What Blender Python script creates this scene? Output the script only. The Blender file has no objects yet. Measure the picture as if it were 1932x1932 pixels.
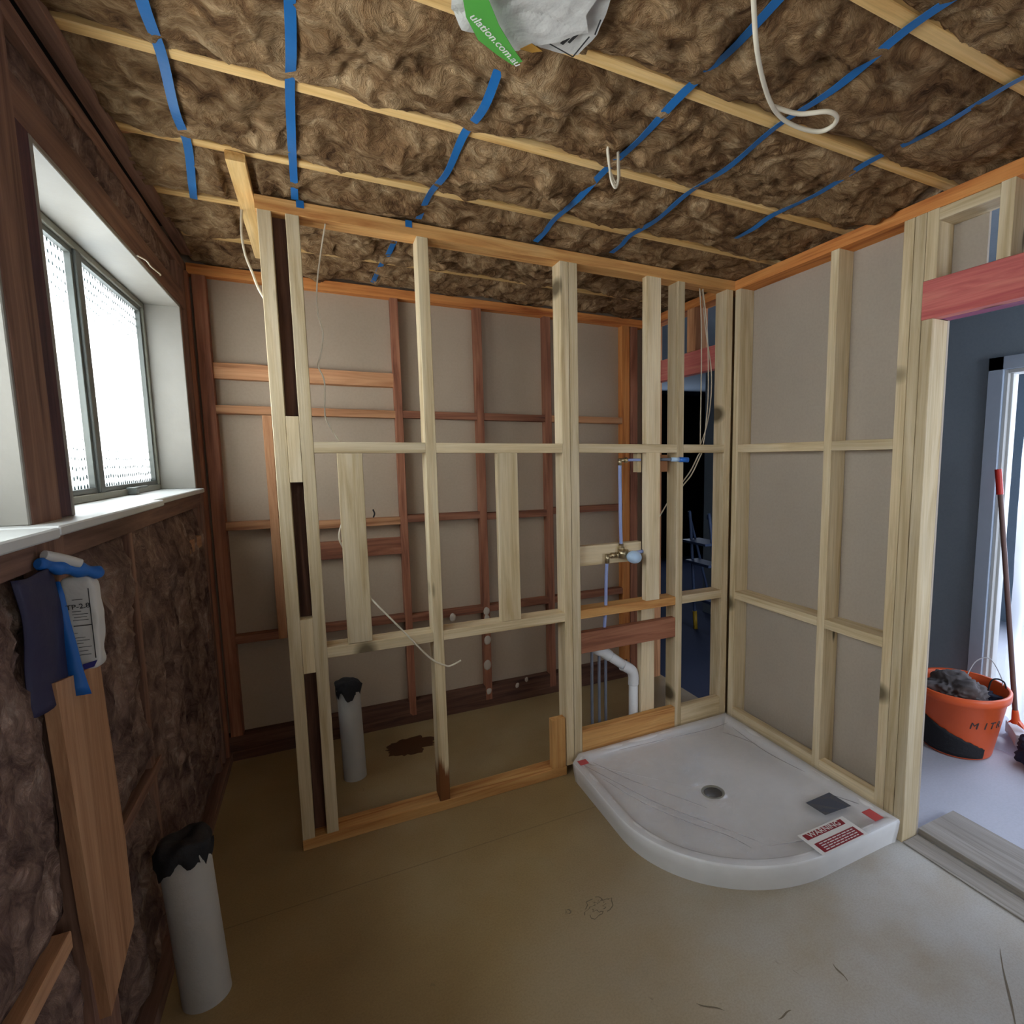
import bpy, bmesh, math, random
from mathutils import Vector, Matrix, noise
random.seed(7)
S = bpy.context.scene
COL = S.collection

# ------------------------------------------------------------ camera
CAM = Vector((-1.9508, -2.2703, 1.5005))
yaw, pit, rol = (math.radians(a) for a in (27.174, -6.4624, -0.402))
FPX, CX, CY = 1031.212, 1132.258, 983.189
fwd = Vector((math.sin(yaw)*math.cos(pit), math.cos(yaw)*math.cos(pit), math.sin(pit)))
r0 = Vector((math.cos(yaw), -math.sin(yaw), 0)); u0 = r0.cross(fwd)
rt = math.cos(rol)*r0 + math.sin(rol)*u0
up = -math.sin(rol)*r0 + math.cos(rol)*u0
cd = bpy.data.cameras.new('camera'); cam = bpy.data.objects.new('camera', cd); COL.objects.link(cam)
cam.matrix_world = Matrix(((rt.x, up.x, -fwd.x, CAM.x), (rt.y, up.y, -fwd.y, CAM.y), (rt.z, up.z, -fwd.z, CAM.z), (0, 0, 0, 1)))
cd.sensor_width = 36; cd.lens = FPX/1932*36
cd.shift_x = (966-CX)/1932; cd.shift_y = (CY-966)/1932
cd.clip_start = 0.05
S.camera = cam

# ------------------------------------------------------------ world, lights, exposure
w = bpy.data.worlds.new('sky'); S.world = w; w.use_nodes = True
w.node_tree.nodes['Background'].inputs[0].default_value = (0.80, 0.92, 1.0, 1)
w.node_tree.nodes['Background'].inputs[1].default_value = 1.0
def area(name, loc, direction, sx, sy, power, color):
    l = bpy.data.lights.new(name, 'AREA'); l.shape = 'RECTANGLE'; l.size = sx; l.size_y = sy
    l.energy = power; l.color = color
    o = bpy.data.objects.new(name, l); COL.objects.link(o); o.location = loc
    o.rotation_euler = Vector(direction).to_track_quat('-Z', 'Z').to_euler()
    return o
area('sky_outside_window', (-3.0, 0.0, 1.95), (1, 0, -.12), 1.7, 1.2, 54, (.82, .88, 1.0))
area('sky_outside_near_window', (-3.0, -1.70, 1.95), (1, 0, -.12), 1.7, 1.2, 64, (.82, .88, 1.0))
area('sunlit_ground_outside_window', (-3.45, 0.0, .95), (1, 0, .75), 1.9, 1.2, 76, (1.0, .84, .64))
area('sunlit_ground_outside_near_window', (-3.45, -1.75, .95), (1, 0, .75), 1.9, 1.2, 94, (1.0, .84, .64))
area('rear_fill', (-1.1, -3.95, 1.6), (0, 1, .15), 1.5, 1.2, 7, (1.0, .92, .80))  # added fill from behind the camera; the window it shines through is made up
area('daylight_front_room', (3.3, -1.0, 1.5), (-1, 0, -.1), 1.8, 1.8, 130, (.78, .86, 1.0))
area('daylight_hall_end', (.72, -3.5, 1.5), (0, 1, -.05), 1.0, 1.4, 44, (.80, .88, 1.0))
area('far_room_fill', (2.4, 4.3, 1.7), (-.2, -1, -.1), 1.0, 1.0, 9, (.7, .8, 1.0))  # added lamp to lift the black far room, no known source
S.view_settings.view_transform = 'Standard'; S.view_settings.look = 'None'
S.view_settings.exposure = 0.10; S.view_settings.gamma = 1.0
S.view_settings.use_curve_mapping = False
S.cycles.max_bounces = 10; S.cycles.diffuse_bounces = 6; S.cycles.transparent_max_bounces = 12
S.cycles.use_denoising = True
S.cycles.sample_clamp_indirect = 6

# ------------------------------------------------------------ material helpers
def lin(r, g, b):
    f = lambda c: (c/255/12.92) if c/255 <= .04045 else ((c/255+.055)/1.055)**2.4
    return (f(r), f(g), f(b), 1)
class NT:
    def __init__(s, name):
        s.m = bpy.data.materials.new(name); s.m.use_nodes = True
        s.t = s.m.node_tree; s.b = s.t.nodes['Principled BSDF']; s.out = s.t.nodes['Material Output']
    def n(s, t, **k):
        o = s.t.nodes.new(t)
        for a, v in k.items():
            if a.startswith('i_'):
                key = a[2:]; key = int(key) if key.isdigit() else key.replace('_', ' ')
                o.inputs[key].default_value = v
            else: setattr(o, a, v)
        return o
    def l(s, a, b): s.t.links.new(a, b)
    def ramp(s, src, stops):
        r = s.n('ShaderNodeValToRGB'); e = r.color_ramp.elements
        e[0].position, e[0].color = stops[0]; e[1].position, e[1].color = stops[-1]
        for p, c in stops[1:-1]:
            x = e.new(p); x.color = c
        s.l(src, r.inputs[0]); return r.outputs[0]
    def mix(s, f, a, b, mode='MIX'):
        m = s.n('ShaderNodeMix', data_type='RGBA', blend_type=mode)
        if isinstance(f, (int, float)): m.inputs[0].default_value = f
        else: s.l(f, m.inputs[0])
        for v, i in ((a, 6), (b, 7)):
            if isinstance(v, tuple): m.inputs[i].default_value = v
            else: s.l(v, m.inputs[i])
        return m.outputs[2]
    def noise(s, vec, scale, detail=4, rough=.55, dist=0):
        n = s.n('ShaderNodeTexNoise'); n.inputs['Scale'].default_value = scale; n.inputs['Detail'].default_value = detail
        n.inputs['Roughness'].default_value = rough; n.inputs['Distortion'].default_value = dist
        s.l(vec, n.inputs['Vector']); return n.outputs[0]
    def scaled(s, vec, sc, loc=(0, 0, 0)):
        m = s.n('ShaderNodeMapping'); m.inputs['Scale'].default_value = sc; m.inputs['Location'].default_value = loc
        s.l(vec, m.inputs[0]); return m.outputs[0]
    def bump(s, h, strength, dist=.01):
        b = s.n('ShaderNodeBump'); b.inputs['Strength'].default_value = strength; b.inputs['Distance'].default_value = dist
        s.l(h, b.inputs['Height']); s.l(b.outputs[0], s.b.inputs['Normal'])
def plain(name, col, rough=.6, metal=0, spec=.4, bump=0, bscale=60):
    t = NT(name); t.b.inputs['Roughness'].default_value = rough
    t.b.inputs['Metallic'].default_value = metal; t.b.inputs['Specular IOR Level'].default_value = spec
    co = t.n('ShaderNodeTexCoord').outputs['Object']
    n = t.noise(co, bscale*.25, 5)
    dark = tuple(c*.86 for c in col[:3])+(1,)
    t.l(t.mix(n, col, dark), t.b.inputs['Base Color'])
    if bump: t.bump(t.noise(co, bscale, 4), bump)
    return t.m
def wood(name, a, b, c, knot=.13, stain=None, rough=.75):
    """a mid, b light, c dark grain; 'gr' carries the along-the-grain coordinate."""
    t = NT(name)
    g = t.n('ShaderNodeAttribute', attribute_name='gr').outputs['Vector']
    g1 = t.scaled(g, (1.6, 26, 26)); n1 = t.noise(g1, 1.0, 5, .6, .8)
    g2 = t.scaled(g, (4.0, 150, 150)); n2 = t.noise(g2, 1.0, 3, .6)
    col = t.ramp(n1, [(.30, c), (.48, a), (.66, b)])
    fine = t.ramp(n2, [(.3, (.80, .78, .76, 1)), (.6, (1, 1, 1, 1))])
    col = t.mix(.7, col, fine, 'MULTIPLY')
    big = t.noise(t.scaled(g, (1.3, 3, 3)), 1.0, 3)
    col = t.mix(.6, col, t.ramp(big, [(.3, (.80, .80, .80, 1)), (.65, (1.08, 1.06, 1.02, 1))]), 'MULTIPLY')
    v = t.n('ShaderNodeTexVoronoi'); v.inputs['Scale'].default_value = 1.0
    t.l(t.scaled(g, (2.4, 12, 1.5)), v.inputs['Vector'])
    kn = t.ramp(v.outputs['Distance'], [(knot*.5, (1, 1, 1, 1)), (knot, (0, 0, 0, 1))])
    sel = t.n('ShaderNodeSeparateColor'); t.l(v.outputs['Color'], sel.inputs[0])
    gt = t.n('ShaderNodeMath', operation='GREATER_THAN'); gt.inputs[1].default_value = .60; t.l(sel.outputs[0], gt.inputs[0])
    mu = t.n('ShaderNodeMath', operation='MULTIPLY'); t.l(kn, mu.inputs[0]); t.l(gt.outputs[0], mu.inputs[1])
    kd = tuple(x*.28 for x in c[:3])+(1,)
    col = t.mix(mu.outputs[0], col, kd)
    oi = t.n('ShaderNodeObjectInfo')
    hs = t.n('ShaderNodeHueSaturation')
    mr = t.n('ShaderNodeMapRange'); mr.inputs[3].default_value = .86; mr.inputs[4].default_value = 1.12
    t.l(oi.outputs['Random'], mr.inputs[0]); t.l(mr.outputs[0], hs.inputs['Value']); t.l(col, hs.inputs['Color'])
    col = hs.outputs[0]
    if stain:                                   # dark water stain soaked up from the floor
        sc, z0 = stain
        xyz = t.n('ShaderNodeSeparateXYZ'); geo = t.n('ShaderNodeNewGeometry'); t.l(geo.outputs['Position'], xyz.inputs[0])
        ad = t.n('ShaderNodeMath', operation='MULTIPLY_ADD'); t.l(n1, ad.inputs[0]); ad.inputs[1].default_value = .25; t.l(xyz.outputs[2], ad.inputs[2])
        r = t.ramp(ad.outputs[0], [(z0, (1, 1, 1, 1)), (z0+.05, (0, 0, 0, 1))])
        col = t.mix(r, col, sc)
    t.l(col, t.b.inputs['Base Color'])
    t.b.inputs['Roughness'].default_value = rough; t.b.inputs['Specular IOR Level'].default_value = .25
    t.bump(n2, .25, .003)
    return t.m
M = {}
M['pine'] = wood('new_pine', lin(214, 195, 160), lin(226, 210, 180), lin(192, 169, 130))
M['pine_stain'] = wood('stained_pine', lin(212, 192, 156), lin(224, 209, 176), lin(188, 164, 124), stain=(lin(120, 74, 40), .30))
M['plate'] = wood('top_plate_pine', lin(214, 160, 98), lin(228, 180, 118), lin(176, 112, 62))
M['orange'] = wood('orange_pine', lin(206, 132, 72), lin(220, 152, 88), lin(160, 86, 44))
M['joist'] = wood('joist_pine', lin(226, 186, 122), lin(238, 204, 146), lin(198, 148, 86), knot=.08)
M['old'] = wood('old_hardwood', lin(142, 92, 70), lin(166, 114, 88), lin(100, 60, 46), knot=.07)
M['oldlight'] = wood('old_noggin_timber', lin(186, 134, 96), lin(206, 156, 116), lin(140, 92, 62), knot=.09)
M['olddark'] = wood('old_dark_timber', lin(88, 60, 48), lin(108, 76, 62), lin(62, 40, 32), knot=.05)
M['leftwood'] = wood('window_wall_timber', lin(130, 98, 84), lin(150, 116, 100), lin(98, 70, 60), knot=.06)
M['leftdark'] = wood('dark_post_timber', lin(78, 52, 62), lin(98, 66, 70), lin(52, 34, 44), knot=.05)
M['pink'] = wood('pink_treated_pine', lin(216, 122, 116), lin(226, 148, 132), lin(196, 98, 98), knot=.12)
M['purple'] = wood('purple_edge_ply', lin(140, 66, 104), lin(160, 84, 120), lin(110, 48, 84), knot=.02)
M['brace'] = wood('brace_board', lin(176, 132, 100), lin(192, 150, 116), lin(148, 106, 76), knot=.06)
M['greyboard'] = wood('weathered_threshold', lin(146, 140, 134), lin(158, 152, 146), lin(118, 112, 106), knot=.05)

def mat_wool(name, cols, seed):
    t = NT(name); co = t.n('ShaderNodeTexCoord').outputs['Object']
    warp = t.n('ShaderNodeTexNoise'); warp.inputs['Scale'].default_value = 7; warp.inputs['Detail'].default_value = 2
    t.l(co, warp.inputs['Vector'])
    add = t.n('ShaderNodeVectorMath', operation='MULTIPLY_ADD'); t.l(warp.outputs['Color'], add.inputs[0]); add.inputs[1].default_value = (.22, .22, .22); t.l(co, add.inputs[2])
    n1 = t.noise(t.scaled(add.outputs[0], (1, 1, 1), (seed, 0, 0)), 11, 7, .66, .35)
    n2 = t.noise(t.scaled(add.outputs[0], (1, 2.6, 1), (0, seed, 0)), 46, 5, .72, .45)
    col = t.ramp(n1, [(.30, cols[0]), (.44, cols[1]), (.56, cols[2]), (.72, cols[3])])
    col = t.mix(.65, col, t.ramp(n2, [(.28, (.55, .52, .5, 1)), (.62, (1.15, 1.12, 1.05, 1))]), 'MULTIPLY')
    t.l(col, t.b.inputs['Base Color']); t.b.inputs['Roughness'].default_value = .95; t.b.inputs['Specular IOR Level'].default_value = .08
    a = t.n('ShaderNodeMath', operation='ADD'); t.l(n1, a.inputs[0]); t.l(n2, a.inputs[1])
    t.bump(a.outputs[0], .9, .018)
    return t.m
M['wool'] = mat_wool('brown_glass_wool', [lin(74, 52, 36), lin(134, 104, 74), lin(168, 138, 104), lin(212, 186, 150)], 0)
M['woolwall'] = mat_wool('purple_brown_wall_wool', [lin(78, 60, 58), lin(124, 100, 92), lin(154, 128, 116), lin(196, 176, 164)], 5)

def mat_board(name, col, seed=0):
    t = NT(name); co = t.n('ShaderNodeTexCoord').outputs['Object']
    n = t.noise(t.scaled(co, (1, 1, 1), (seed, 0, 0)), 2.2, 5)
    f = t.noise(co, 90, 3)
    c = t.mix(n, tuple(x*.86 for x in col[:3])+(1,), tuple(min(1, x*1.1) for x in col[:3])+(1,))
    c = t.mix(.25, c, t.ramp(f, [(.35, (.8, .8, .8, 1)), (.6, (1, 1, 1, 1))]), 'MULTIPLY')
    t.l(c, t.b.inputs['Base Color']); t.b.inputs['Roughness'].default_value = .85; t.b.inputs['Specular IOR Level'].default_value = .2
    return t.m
M['board'] = mat_board('grey_plasterboard', lin(178, 166, 152))
M['masonite'] = mat_board('beige_wallboard', lin(176, 158, 138), 3)
M['hall'] = mat_board('slate_wall_tone', lin(136, 148, 158), 9)  # one mid blue-grey tone for the hall surfaces
M['dark'] = mat_board('unlit_space_shade', lin(30, 26, 26), 1)  # gloom of the unlit space put into a near-black surface colour
M['cladding'] = mat_board('brick_backing', lin(88, 72, 62), 2)

# floor: yellowish chipboard with speckle, sheet joints, stains and scuffs
def mat_floor():
    t = NT('yellow_particleboard'); co = t.n('ShaderNodeTexCoord').outputs['Object']
    n = t.noise(co, 1.4, 5); sp = t.noise(co, 160, 3, .7)
    col = t.ramp(n, [(.3, lin(140, 116, 78)), (.5, lin(154, 131, 92)), (.7, lin(164, 146, 112))])
    xyz = t.n('ShaderNodeSeparateXYZ'); t.l(co, xyz.inputs[0])
    gx = t.n('ShaderNodeMapRange'); gx.inputs[1].default_value = -2.0; gx.inputs[2].default_value = -.3
    sy = t.n('ShaderNodeMath', operation='MULTIPLY_ADD'); t.l(xyz.outputs[1], sy.inputs[0]); sy.inputs[1].default_value = -.9; t.l(xyz.outputs[0], sy.inputs[2])
    gx.inputs[1].default_value = -.9; gx.inputs[2].default_value = .9
    t.l(sy.outputs[0], gx.inputs[0])
    dust = t.noise(co, 3.0, 4)
    dm = t.n('ShaderNodeMath', operation='MULTIPLY'); t.l(gx.outputs[0], dm.inputs[0]); t.l(dust, dm.inputs[1])
    dm2 = t.n('ShaderNodeMath', operation='MULTIPLY'); t.l(dm.outputs[0], dm2.inputs[0]); dm2.inputs[1].default_value = 1.7; dm2.use_clamp = True
    col = t.mix(dm2.outputs[0], col, lin(176, 174, 170))      # plaster dust trodden in by the doorway
    col = t.mix(.4, col, t.ramp(sp, [(.35, (.72, .7, .66, 1)), (.6, (1.05, 1.05, 1.05, 1))]), 'MULTIPLY')
    # sheet joint at y = -0.28, warped blotches and scuffs
    j = t.n('ShaderNodeMath', operation='ADD'); t.l(xyz.outputs[1], j.inputs[0]); j.inputs[1].default_value = .282
    ja = t.n('ShaderNodeMath', operation='ABSOLUTE'); t.l(j.outputs[0], ja.inputs[0])
    jr = t.ramp(ja.outputs[0], [(.0015, (1, 1, 1, 1)), (.004, (0, 0, 0, 1))])
    jf = t.n('ShaderNodeMath', operation='MULTIPLY'); t.l(jr, jf.inputs[0]); jf.inputs[1].default_value = .45
    col = t.mix(jf.outputs[0], col, lin(84, 68, 48))
    sc = t.noise(t.scaled(co, (9, 3, 1), (3, 1, 0)), 2.2, 6, .7, 2)
    col = t.mix(t.ramp(sc, [(.68, (0, 0, 0, 1)), (.76, (.5, .5, .5, 1))]), col, lin(92, 80, 66))
    vo = t.n('ShaderNodeTexVoronoi'); vo.inputs['Scale'].default_value = 3.1; t.l(co, vo.inputs['Vector'])
    col = t.mix(t.ramp(vo.outputs['Distance'], [(.022, (.85, .85, .85, 1)), (.034, (0, 0, 0, 1))]), col, lin(44, 34, 26))
    t.l(col, t.b.inputs['Base Color']); t.b.inputs['Roughness'].default_value = .62; t.b.inputs['Specular IOR Level'].default_value = .3
    t.bump(sp, .12, .002)
    return t.m
M['floor'] = mat_floor()
M['hallfloor'] = mat_board('pale_hall_floor', lin(182, 184, 196), 4)
M['darkfloor'] = mat_board('dark_blue_carpet', lin(64, 72, 96), 6)
M['white'] = plain('white_painted_lining', lin(200, 202, 200), .45, bump=.05)
M['lining'] = plain('painted_reveal', lin(140, 136, 128), .5, bump=.05)
M['offwhite'] = plain('aged_window_paint', lin(140, 140, 128), .5, bump=.1)
M['frame'] = plain('grey_sash', lin(96, 100, 96), .45)
M['tray'] = plain('white_acrylic', lin(236, 236, 238), .16, spec=.6)
M['pvc'] = plain('white_pvc', lin(226, 228, 232), .35)
M['greypipe'] = plain('grey_fibre_pipe', lin(178, 176, 172), .7, bump=.15)
M['lilac'] = plain('lilac_water_pipe', lin(150, 164, 214), .35)
M['thinpipe'] = plain('grey_poly_pipe', lin(112, 118, 134), .4)
M['brass'] = plain('nickel_brass', lin(188, 172, 140), .3, metal=.9)
M['capblue'] = plain('pale_blue_valve_cover', lin(186, 214, 244), .4)
M['blue'] = plain('blue_plastic', lin(40, 110, 205), .35)
M['strap'] = plain('blue_strap', lin(28, 108, 176), .5)
M['cable'] = plain('white_cable', lin(226, 216, 196), .45)
M['black'] = plain('black_plastic_rag', lin(34, 34, 38), .8, bump=.3)
M['hole'] = plain('dark_opening', lin(30, 24, 20), .8)
M['paper'] = plain('white_paper_bag', lin(206, 204, 200), .6, bump=.4, bscale=18)
M['green'] = plain('green_print', lin(86, 168, 70), .6)
M['ochre'] = plain('ochre_print', lin(190, 140, 60), .6)
M['ink'] = plain('black_ink', lin(50, 50, 52), .7)
M['blueprint'] = plain('blue_bag_print', lin(30, 100, 180), .5)
M['navyprint'] = plain('navy_bag_print', lin(44, 44, 120), .5)
M['bagshade'] = plain('bag_shade_blue', lin(42, 40, 70), .6, bump=.3, bscale=14)
M['label'] = plain('white_label', lin(228, 226, 224), .45)
M['red'] = plain('maroon_print', lin(142, 40, 52), .45)
M['redtape'] = plain('red_sticker', lin(196, 82, 84), .45)
M['greylabel'] = plain('dark_grey_label', lin(74, 80, 94), .4)
M['orangeplastic'] = plain('orange_bucket_plastic', lin(226, 96, 48), .4)
M['redplastic'] = plain('red_grip', lin(196, 46, 38), .4)
M['browntube'] = plain('brown_handle', lin(110, 82, 76), .5)
M['greybag'] = plain('grey_cloth', lin(92, 86, 86), .9, bump=.5, bscale=20)
M['navy'] = plain('navy_cloth', lin(34, 38, 60), .85)
M['bluemetal'] = plain('slate_blue_metal', lin(74, 92, 128), .5)
M['yellow'] = plain('yellow_plastic', lin(196, 160, 50), .5)
M['stain'] = plain('brown_spill', lin(74, 44, 22), .45)
M['mark'] = plain('grey_scuff', lin(112, 100, 82), .8)
M['plasterblob'] = plain('plaster_blob', lin(190, 178, 164), .9)
M['brushed'] = plain('light_block', lin(200, 200, 204), .5)
M['trim'] = plain('pale_blue_trim', lin(176, 190, 208), .5)

def mat_glass():
    t = NT('obscure_glass'); nt = t.t
    co = t.n('ShaderNodeTexCoord').outputs['Object']
    g = t.scaled(co, (0, 30, 26))
    v = t.n('ShaderNodeTexVoronoi'); v.inputs['Scale'].default_value = 1.35; v.inputs['Randomness'].default_value = .18; t.l(g, v.inputs['Vector'])
    tr = t.n('ShaderNodeBsdfTransparent'); tr.inputs[0].default_value = (.95, .97, .975, 1)
    tl = t.n('ShaderNodeBsdfTranslucent'); 
    z = t.n('ShaderNodeSeparateXYZ'); t.l(co, z.inputs[0])
    mk = t.n('ShaderNodeMapRange'); mk.inputs[1].default_value = 1.40; mk.inputs[2].default_value = 1.66; mk.inputs[3].default_value = .33; mk.inputs[4].default_value = .0; t.l(z.outputs[2], mk.inputs[0])  # dark marks fade out mid-pane, painting the glare into the pattern
    up_ = t.n('ShaderNodeMapRange'); up_.inputs[1].default_value = 1.80; up_.inputs[2].default_value = 2.1; up_.inputs[3].default_value = 0; up_.inputs[4].default_value = .25; t.l(z.outputs[2], up_.inputs[0])
    sm = t.n('ShaderNodeMath', operation='ADD'); t.l(mk.outputs[0], sm.inputs[0]); t.l(up_.outputs[0], sm.inputs[1])
    lt = t.n('ShaderNodeMath', operation='LESS_THAN'); t.l(v.outputs['Distance'], lt.inputs[0]); t.l(sm.outputs[0], lt.inputs[1])
    c = t.mix(lt.outputs[0], lin(238, 244, 244), (.035, .05, .05, 1)); t.l(c, tl.inputs[0]); t.l(t.mix(lt.outputs[0], (.95, .97, .975, 1), (.03, .045, .045, 1)), tr.inputs[0])
    m = t.n('ShaderNodeMixShader'); m.inputs[0].default_value = .55
    gl = t.n('ShaderNodeBsdfGlossy'); gl.inputs['Roughness'].default_value = .2
    bp = t.n('ShaderNodeBump'); bp.inputs['Strength'].default_value = .8; bp.inputs['Distance'].default_value = .004
    t.l(v.outputs['Distance'], bp.inputs['Height']); t.l(bp.outputs[0], gl.inputs['Normal'])
    m2 = t.n('ShaderNodeMixShader'); m2.inputs[0].default_value = .06
    t.l(tr.outputs[0], m.inputs[1]); t.l(tl.outputs[0], m.inputs[2])
    t.l(m.outputs[0], m2.inputs[1]); t.l(gl.outputs[0], m2.inputs[2]); t.l(m2.outputs[0], t.out.inputs[0])
    return t.m
M['glass'] = mat_glass()
def mat_film(name, tint, fac, gloss, bs):
    t = NT(name); co = t.n('ShaderNodeTexCoord').outputs['Object']
    n = t.noise(co, bs, 4, .6, 1.5)
    tr = t.n('ShaderNodeBsdfTransparent'); tr.inputs[0].default_value = tint
    tl = t.n('ShaderNodeBsdfTranslucent'); tl.inputs[0].default_value = (.85, .86, .92, 1)
    gl = t.n('ShaderNodeBsdfGlossy'); gl.inputs['Roughness'].default_value = .12
    bp = t.n('ShaderNodeBump'); bp.inputs['Strength'].default_value = .6; bp.inputs['Distance'].default_value = .02
    t.l(n, bp.inputs['Height']); t.l(bp.outputs[0], gl.inputs['Normal'])
    m = t.n('ShaderNodeMixShader'); m.inputs[0].default_value = fac
    m2 = t.n('ShaderNodeMixShader'); m2.inputs[0].default_value = gloss
    t.l(tr.outputs[0], m.inputs[1]); t.l(tl.outputs[0], m.inputs[2]); t.l(m.outputs[0], m2.inputs[1]); t.l(gl.outputs[0], m2.inputs[2])
    t.l(m2.outputs[0], t.out.inputs[0])
    return t.m
M['film'] = mat_film('clear_wrap_film', (.96, .96, .97, 1), .08, .13, 14)
M['crease'] = mat_film('film_crease', (.93, .93, .95, 1), .25, .06, 20)
M['sheet'] = mat_film('milky_plastic_sheet', (.9, .91, .97, 1), .55, .10, 6)

# ------------------------------------------------------------ object helpers
def tag(o, label=None, cat=None, group=None, kind=None):
    if label: o['label'] = label
    if cat: o['category'] = cat
    if group: o['group'] = group
    if kind: o['kind'] = kind
    return o
def empty(name, loc, label=None, cat=None, group=None, kind=None):
    o = bpy.data.objects.new(name, None); COL.objects.link(o); o.location = loc; o.empty_display_size = .1
    return tag(o, label, cat, group, kind)
def link(name, me, mat, parent=None, label=None, smooth=False):
    o = bpy.data.objects.new(name, me); COL.objects.link(o)
    if mat is not None:
        for mm in (mat if isinstance(mat, list) else [mat]): me.materials.append(mm)
    if smooth:
        for p in me.polygons: p.use_smooth = True
    if parent is not None:
        o.parent = parent; o.matrix_parent_inverse = Matrix.Translation(-parent.location)
    if label: o['label'] = label
    return o
def mesh(name, vs, fs):
    me = bpy.data.meshes.new(name); me.from_pydata([tuple(v) for v in vs], [], fs); me.update(); return me
def box_bm(bm, a, b, bev=0, M4=None):
    x0, x1 = sorted((a[0], b[0])); y0, y1 = sorted((a[1], b[1])); z0, z1 = sorted((a[2], b[2]))
    vs = [bm.verts.new(Vector(p)) for p in ((x0, y0, z0), (x1, y0, z0), (x1, y1, z0), (x0, y1, z0), (x0, y0, z1), (x1, y0, z1), (x1, y1, z1), (x0, y1, z1))]
    fs = [bm.faces.new([vs[i] for i in f]) for f in ((0, 3, 2, 1), (4, 5, 6, 7), (0, 1, 5, 4), (1, 2, 6, 5), (2, 3, 7, 6), (3, 0, 4, 7))]
    if bev:
        es = list({e for f in fs for e in f.edges})
        r = bmesh.ops.bevel(bm, geom=es, offset=bev, segments=1, affect='EDGES', profile=.5)
        vs = list({v for f in r['faces'] for v in f.verts} | {v for v in vs if v.is_valid})
    if M4 is not None:
        for v in vs: v.co = M4 @ v.co
    return vs
def bx(name, a, b, mat, parent=None, bev=.002, label=None, boxes=None, M4=None):
    bm = bmesh.new()
    for (p, q) in (boxes or [(a, b)]): box_bm(bm, p, q, bev, M4)
    me = bpy.data.meshes.new(name); bm.to_mesh(me); bm.free()
    return link(name, me, mat, parent, label)
def timber(name, a, b, mat, parent=None, label=None, bev=.0018, M4=None, wob=.0012):
    """a sawn timber: box with eased, very slightly uneven arrises and grain along its longest side"""
    a = Vector(a); b = Vector(b); lo = Vector(map(min, a, b)); hi = Vector(map(max, a, b)); d = hi-lo
    ax = max(range(3), key=lambda i: d[i]); oth = [i for i in range(3) if i != ax]
    bm = bmesh.new(); n = max(2, int(d[ax]/.12)); off = Vector((random.random()*9, random.random()*9, random.random()*9))
    lay = bm.verts.layers.float_vector.new('gr')
    rings = []
    ph = random.random()*50
    for k in range(n+1):
        t = k/n; ring = []
        e = bev
        prof = [(e, 0), (1, 0, -e), (1, e), (1, 1, 0, -e)]
        w0, w1 = d[oth[0]], d[oth[1]]
        pts = [(e, 0), (w0-e, 0), (w0, e), (w0, w1-e), (w0-e, w1), (e, w1), (0, w1-e), (0, e)]
        for q, (p0, p1) in enumerate(pts):
            co = [0, 0, 0]; co[ax] = lo[ax]+d[ax]*t
            wv = wob*noise.noise(Vector((ph+t*d[ax]*4, q*.3, 0)))
            co[oth[0]] = lo[oth[0]]+p0+(wv if 0 < k < n else 0); co[oth[1]] = lo[oth[1]]+p1+(wv if 0 < k < n else 0)
            v = bm.verts.new(co)
            v[lay] = Vector((d[ax]*t, p0, p1))+off
            if M4 is not None: v.co = M4 @ v.co
            ring.append(v)
        rings.append(ring)
    for k in range(n):
        for q in range(8):
            bm.faces.new((rings[k][q], rings[k][(q+1) % 8], rings[k+1][(q+1) % 8], rings[k+1][q]))
    bm.faces.new(rings[0][::-1]); bm.faces.new(rings[-1])
    bmesh.ops.recalc_face_normals(bm, faces=bm.faces)
    me = bpy.data.meshes.new(name); bm.to_mesh(me); bm.free()
    return link(name, me, mat, parent, label)
def catmull(P, n=8):
    P = [Vector(p) for p in P]; out = []
    for i in range(len(P)-1):
        p0 = P[max(i-1, 0)]; p1 = P[i]; p2 = P[i+1]; p3 = P[min(i+2, len(P)-1)]
        for k in range(n):
            t = k/n
            out.append(.5*((2*p1)+(p2-p0)*t+(2*p0-5*p1+4*p2-p3)*t*t+(3*p1-p0-3*p2+p3)*t**3))
    out.append(P[-1]); return out
def tube_bm(bm, P, r, seg=10, smooth=True, n=8, cap=True, flat=1.0):
    Q = catmull(P, n) if smooth else [Vector(p) for p in P]
    rr = r if callable(r) else (lambda t: r)
    T = [(Q[min(i+1, len(Q)-1)]-Q[max(i-1, 0)]).normalized() for i in range(len(Q))]
    ref = Vector((0, 0, 1)) if abs(T[0].z) < .9 else Vector((1, 0, 0))
    N = T[0].cross(ref).normalized(); rings = []
    for i, q in enumerate(Q):
        N = (N-T[i]*N.dot(T[i])).normalized(); B = T[i].cross(N)
        R = rr(i/(len(Q)-1))
        rings.append([bm.verts.new(q+R*(math.cos(a)*N+flat*math.sin(a)*B)) for a in (2*math.pi*k/seg for k in range(seg))])
    for i in range(len(rings)-1):
        for k in range(seg):
            f = bm.faces.new((rings[i][k], rings[i][(k+1) % seg], rings[i+1][(k+1) % seg], rings[i+1][k])); f.smooth = True
    if cap:
        bm.faces.new(rings[0][::-1]); bm.faces.new(rings[-1])
def tube(name, P, r, mat, parent=None, label=None, **k):
    bm = bmesh.new()
    for p in (P if isinstance(P[0][0], (tuple, list, Vector)) else [P]): tube_bm(bm, p, r, **k)
    me = bpy.data.meshes.new(name); bm.to_mesh(me); bm.free()
    return link(name, me, mat, parent, label)
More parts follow.
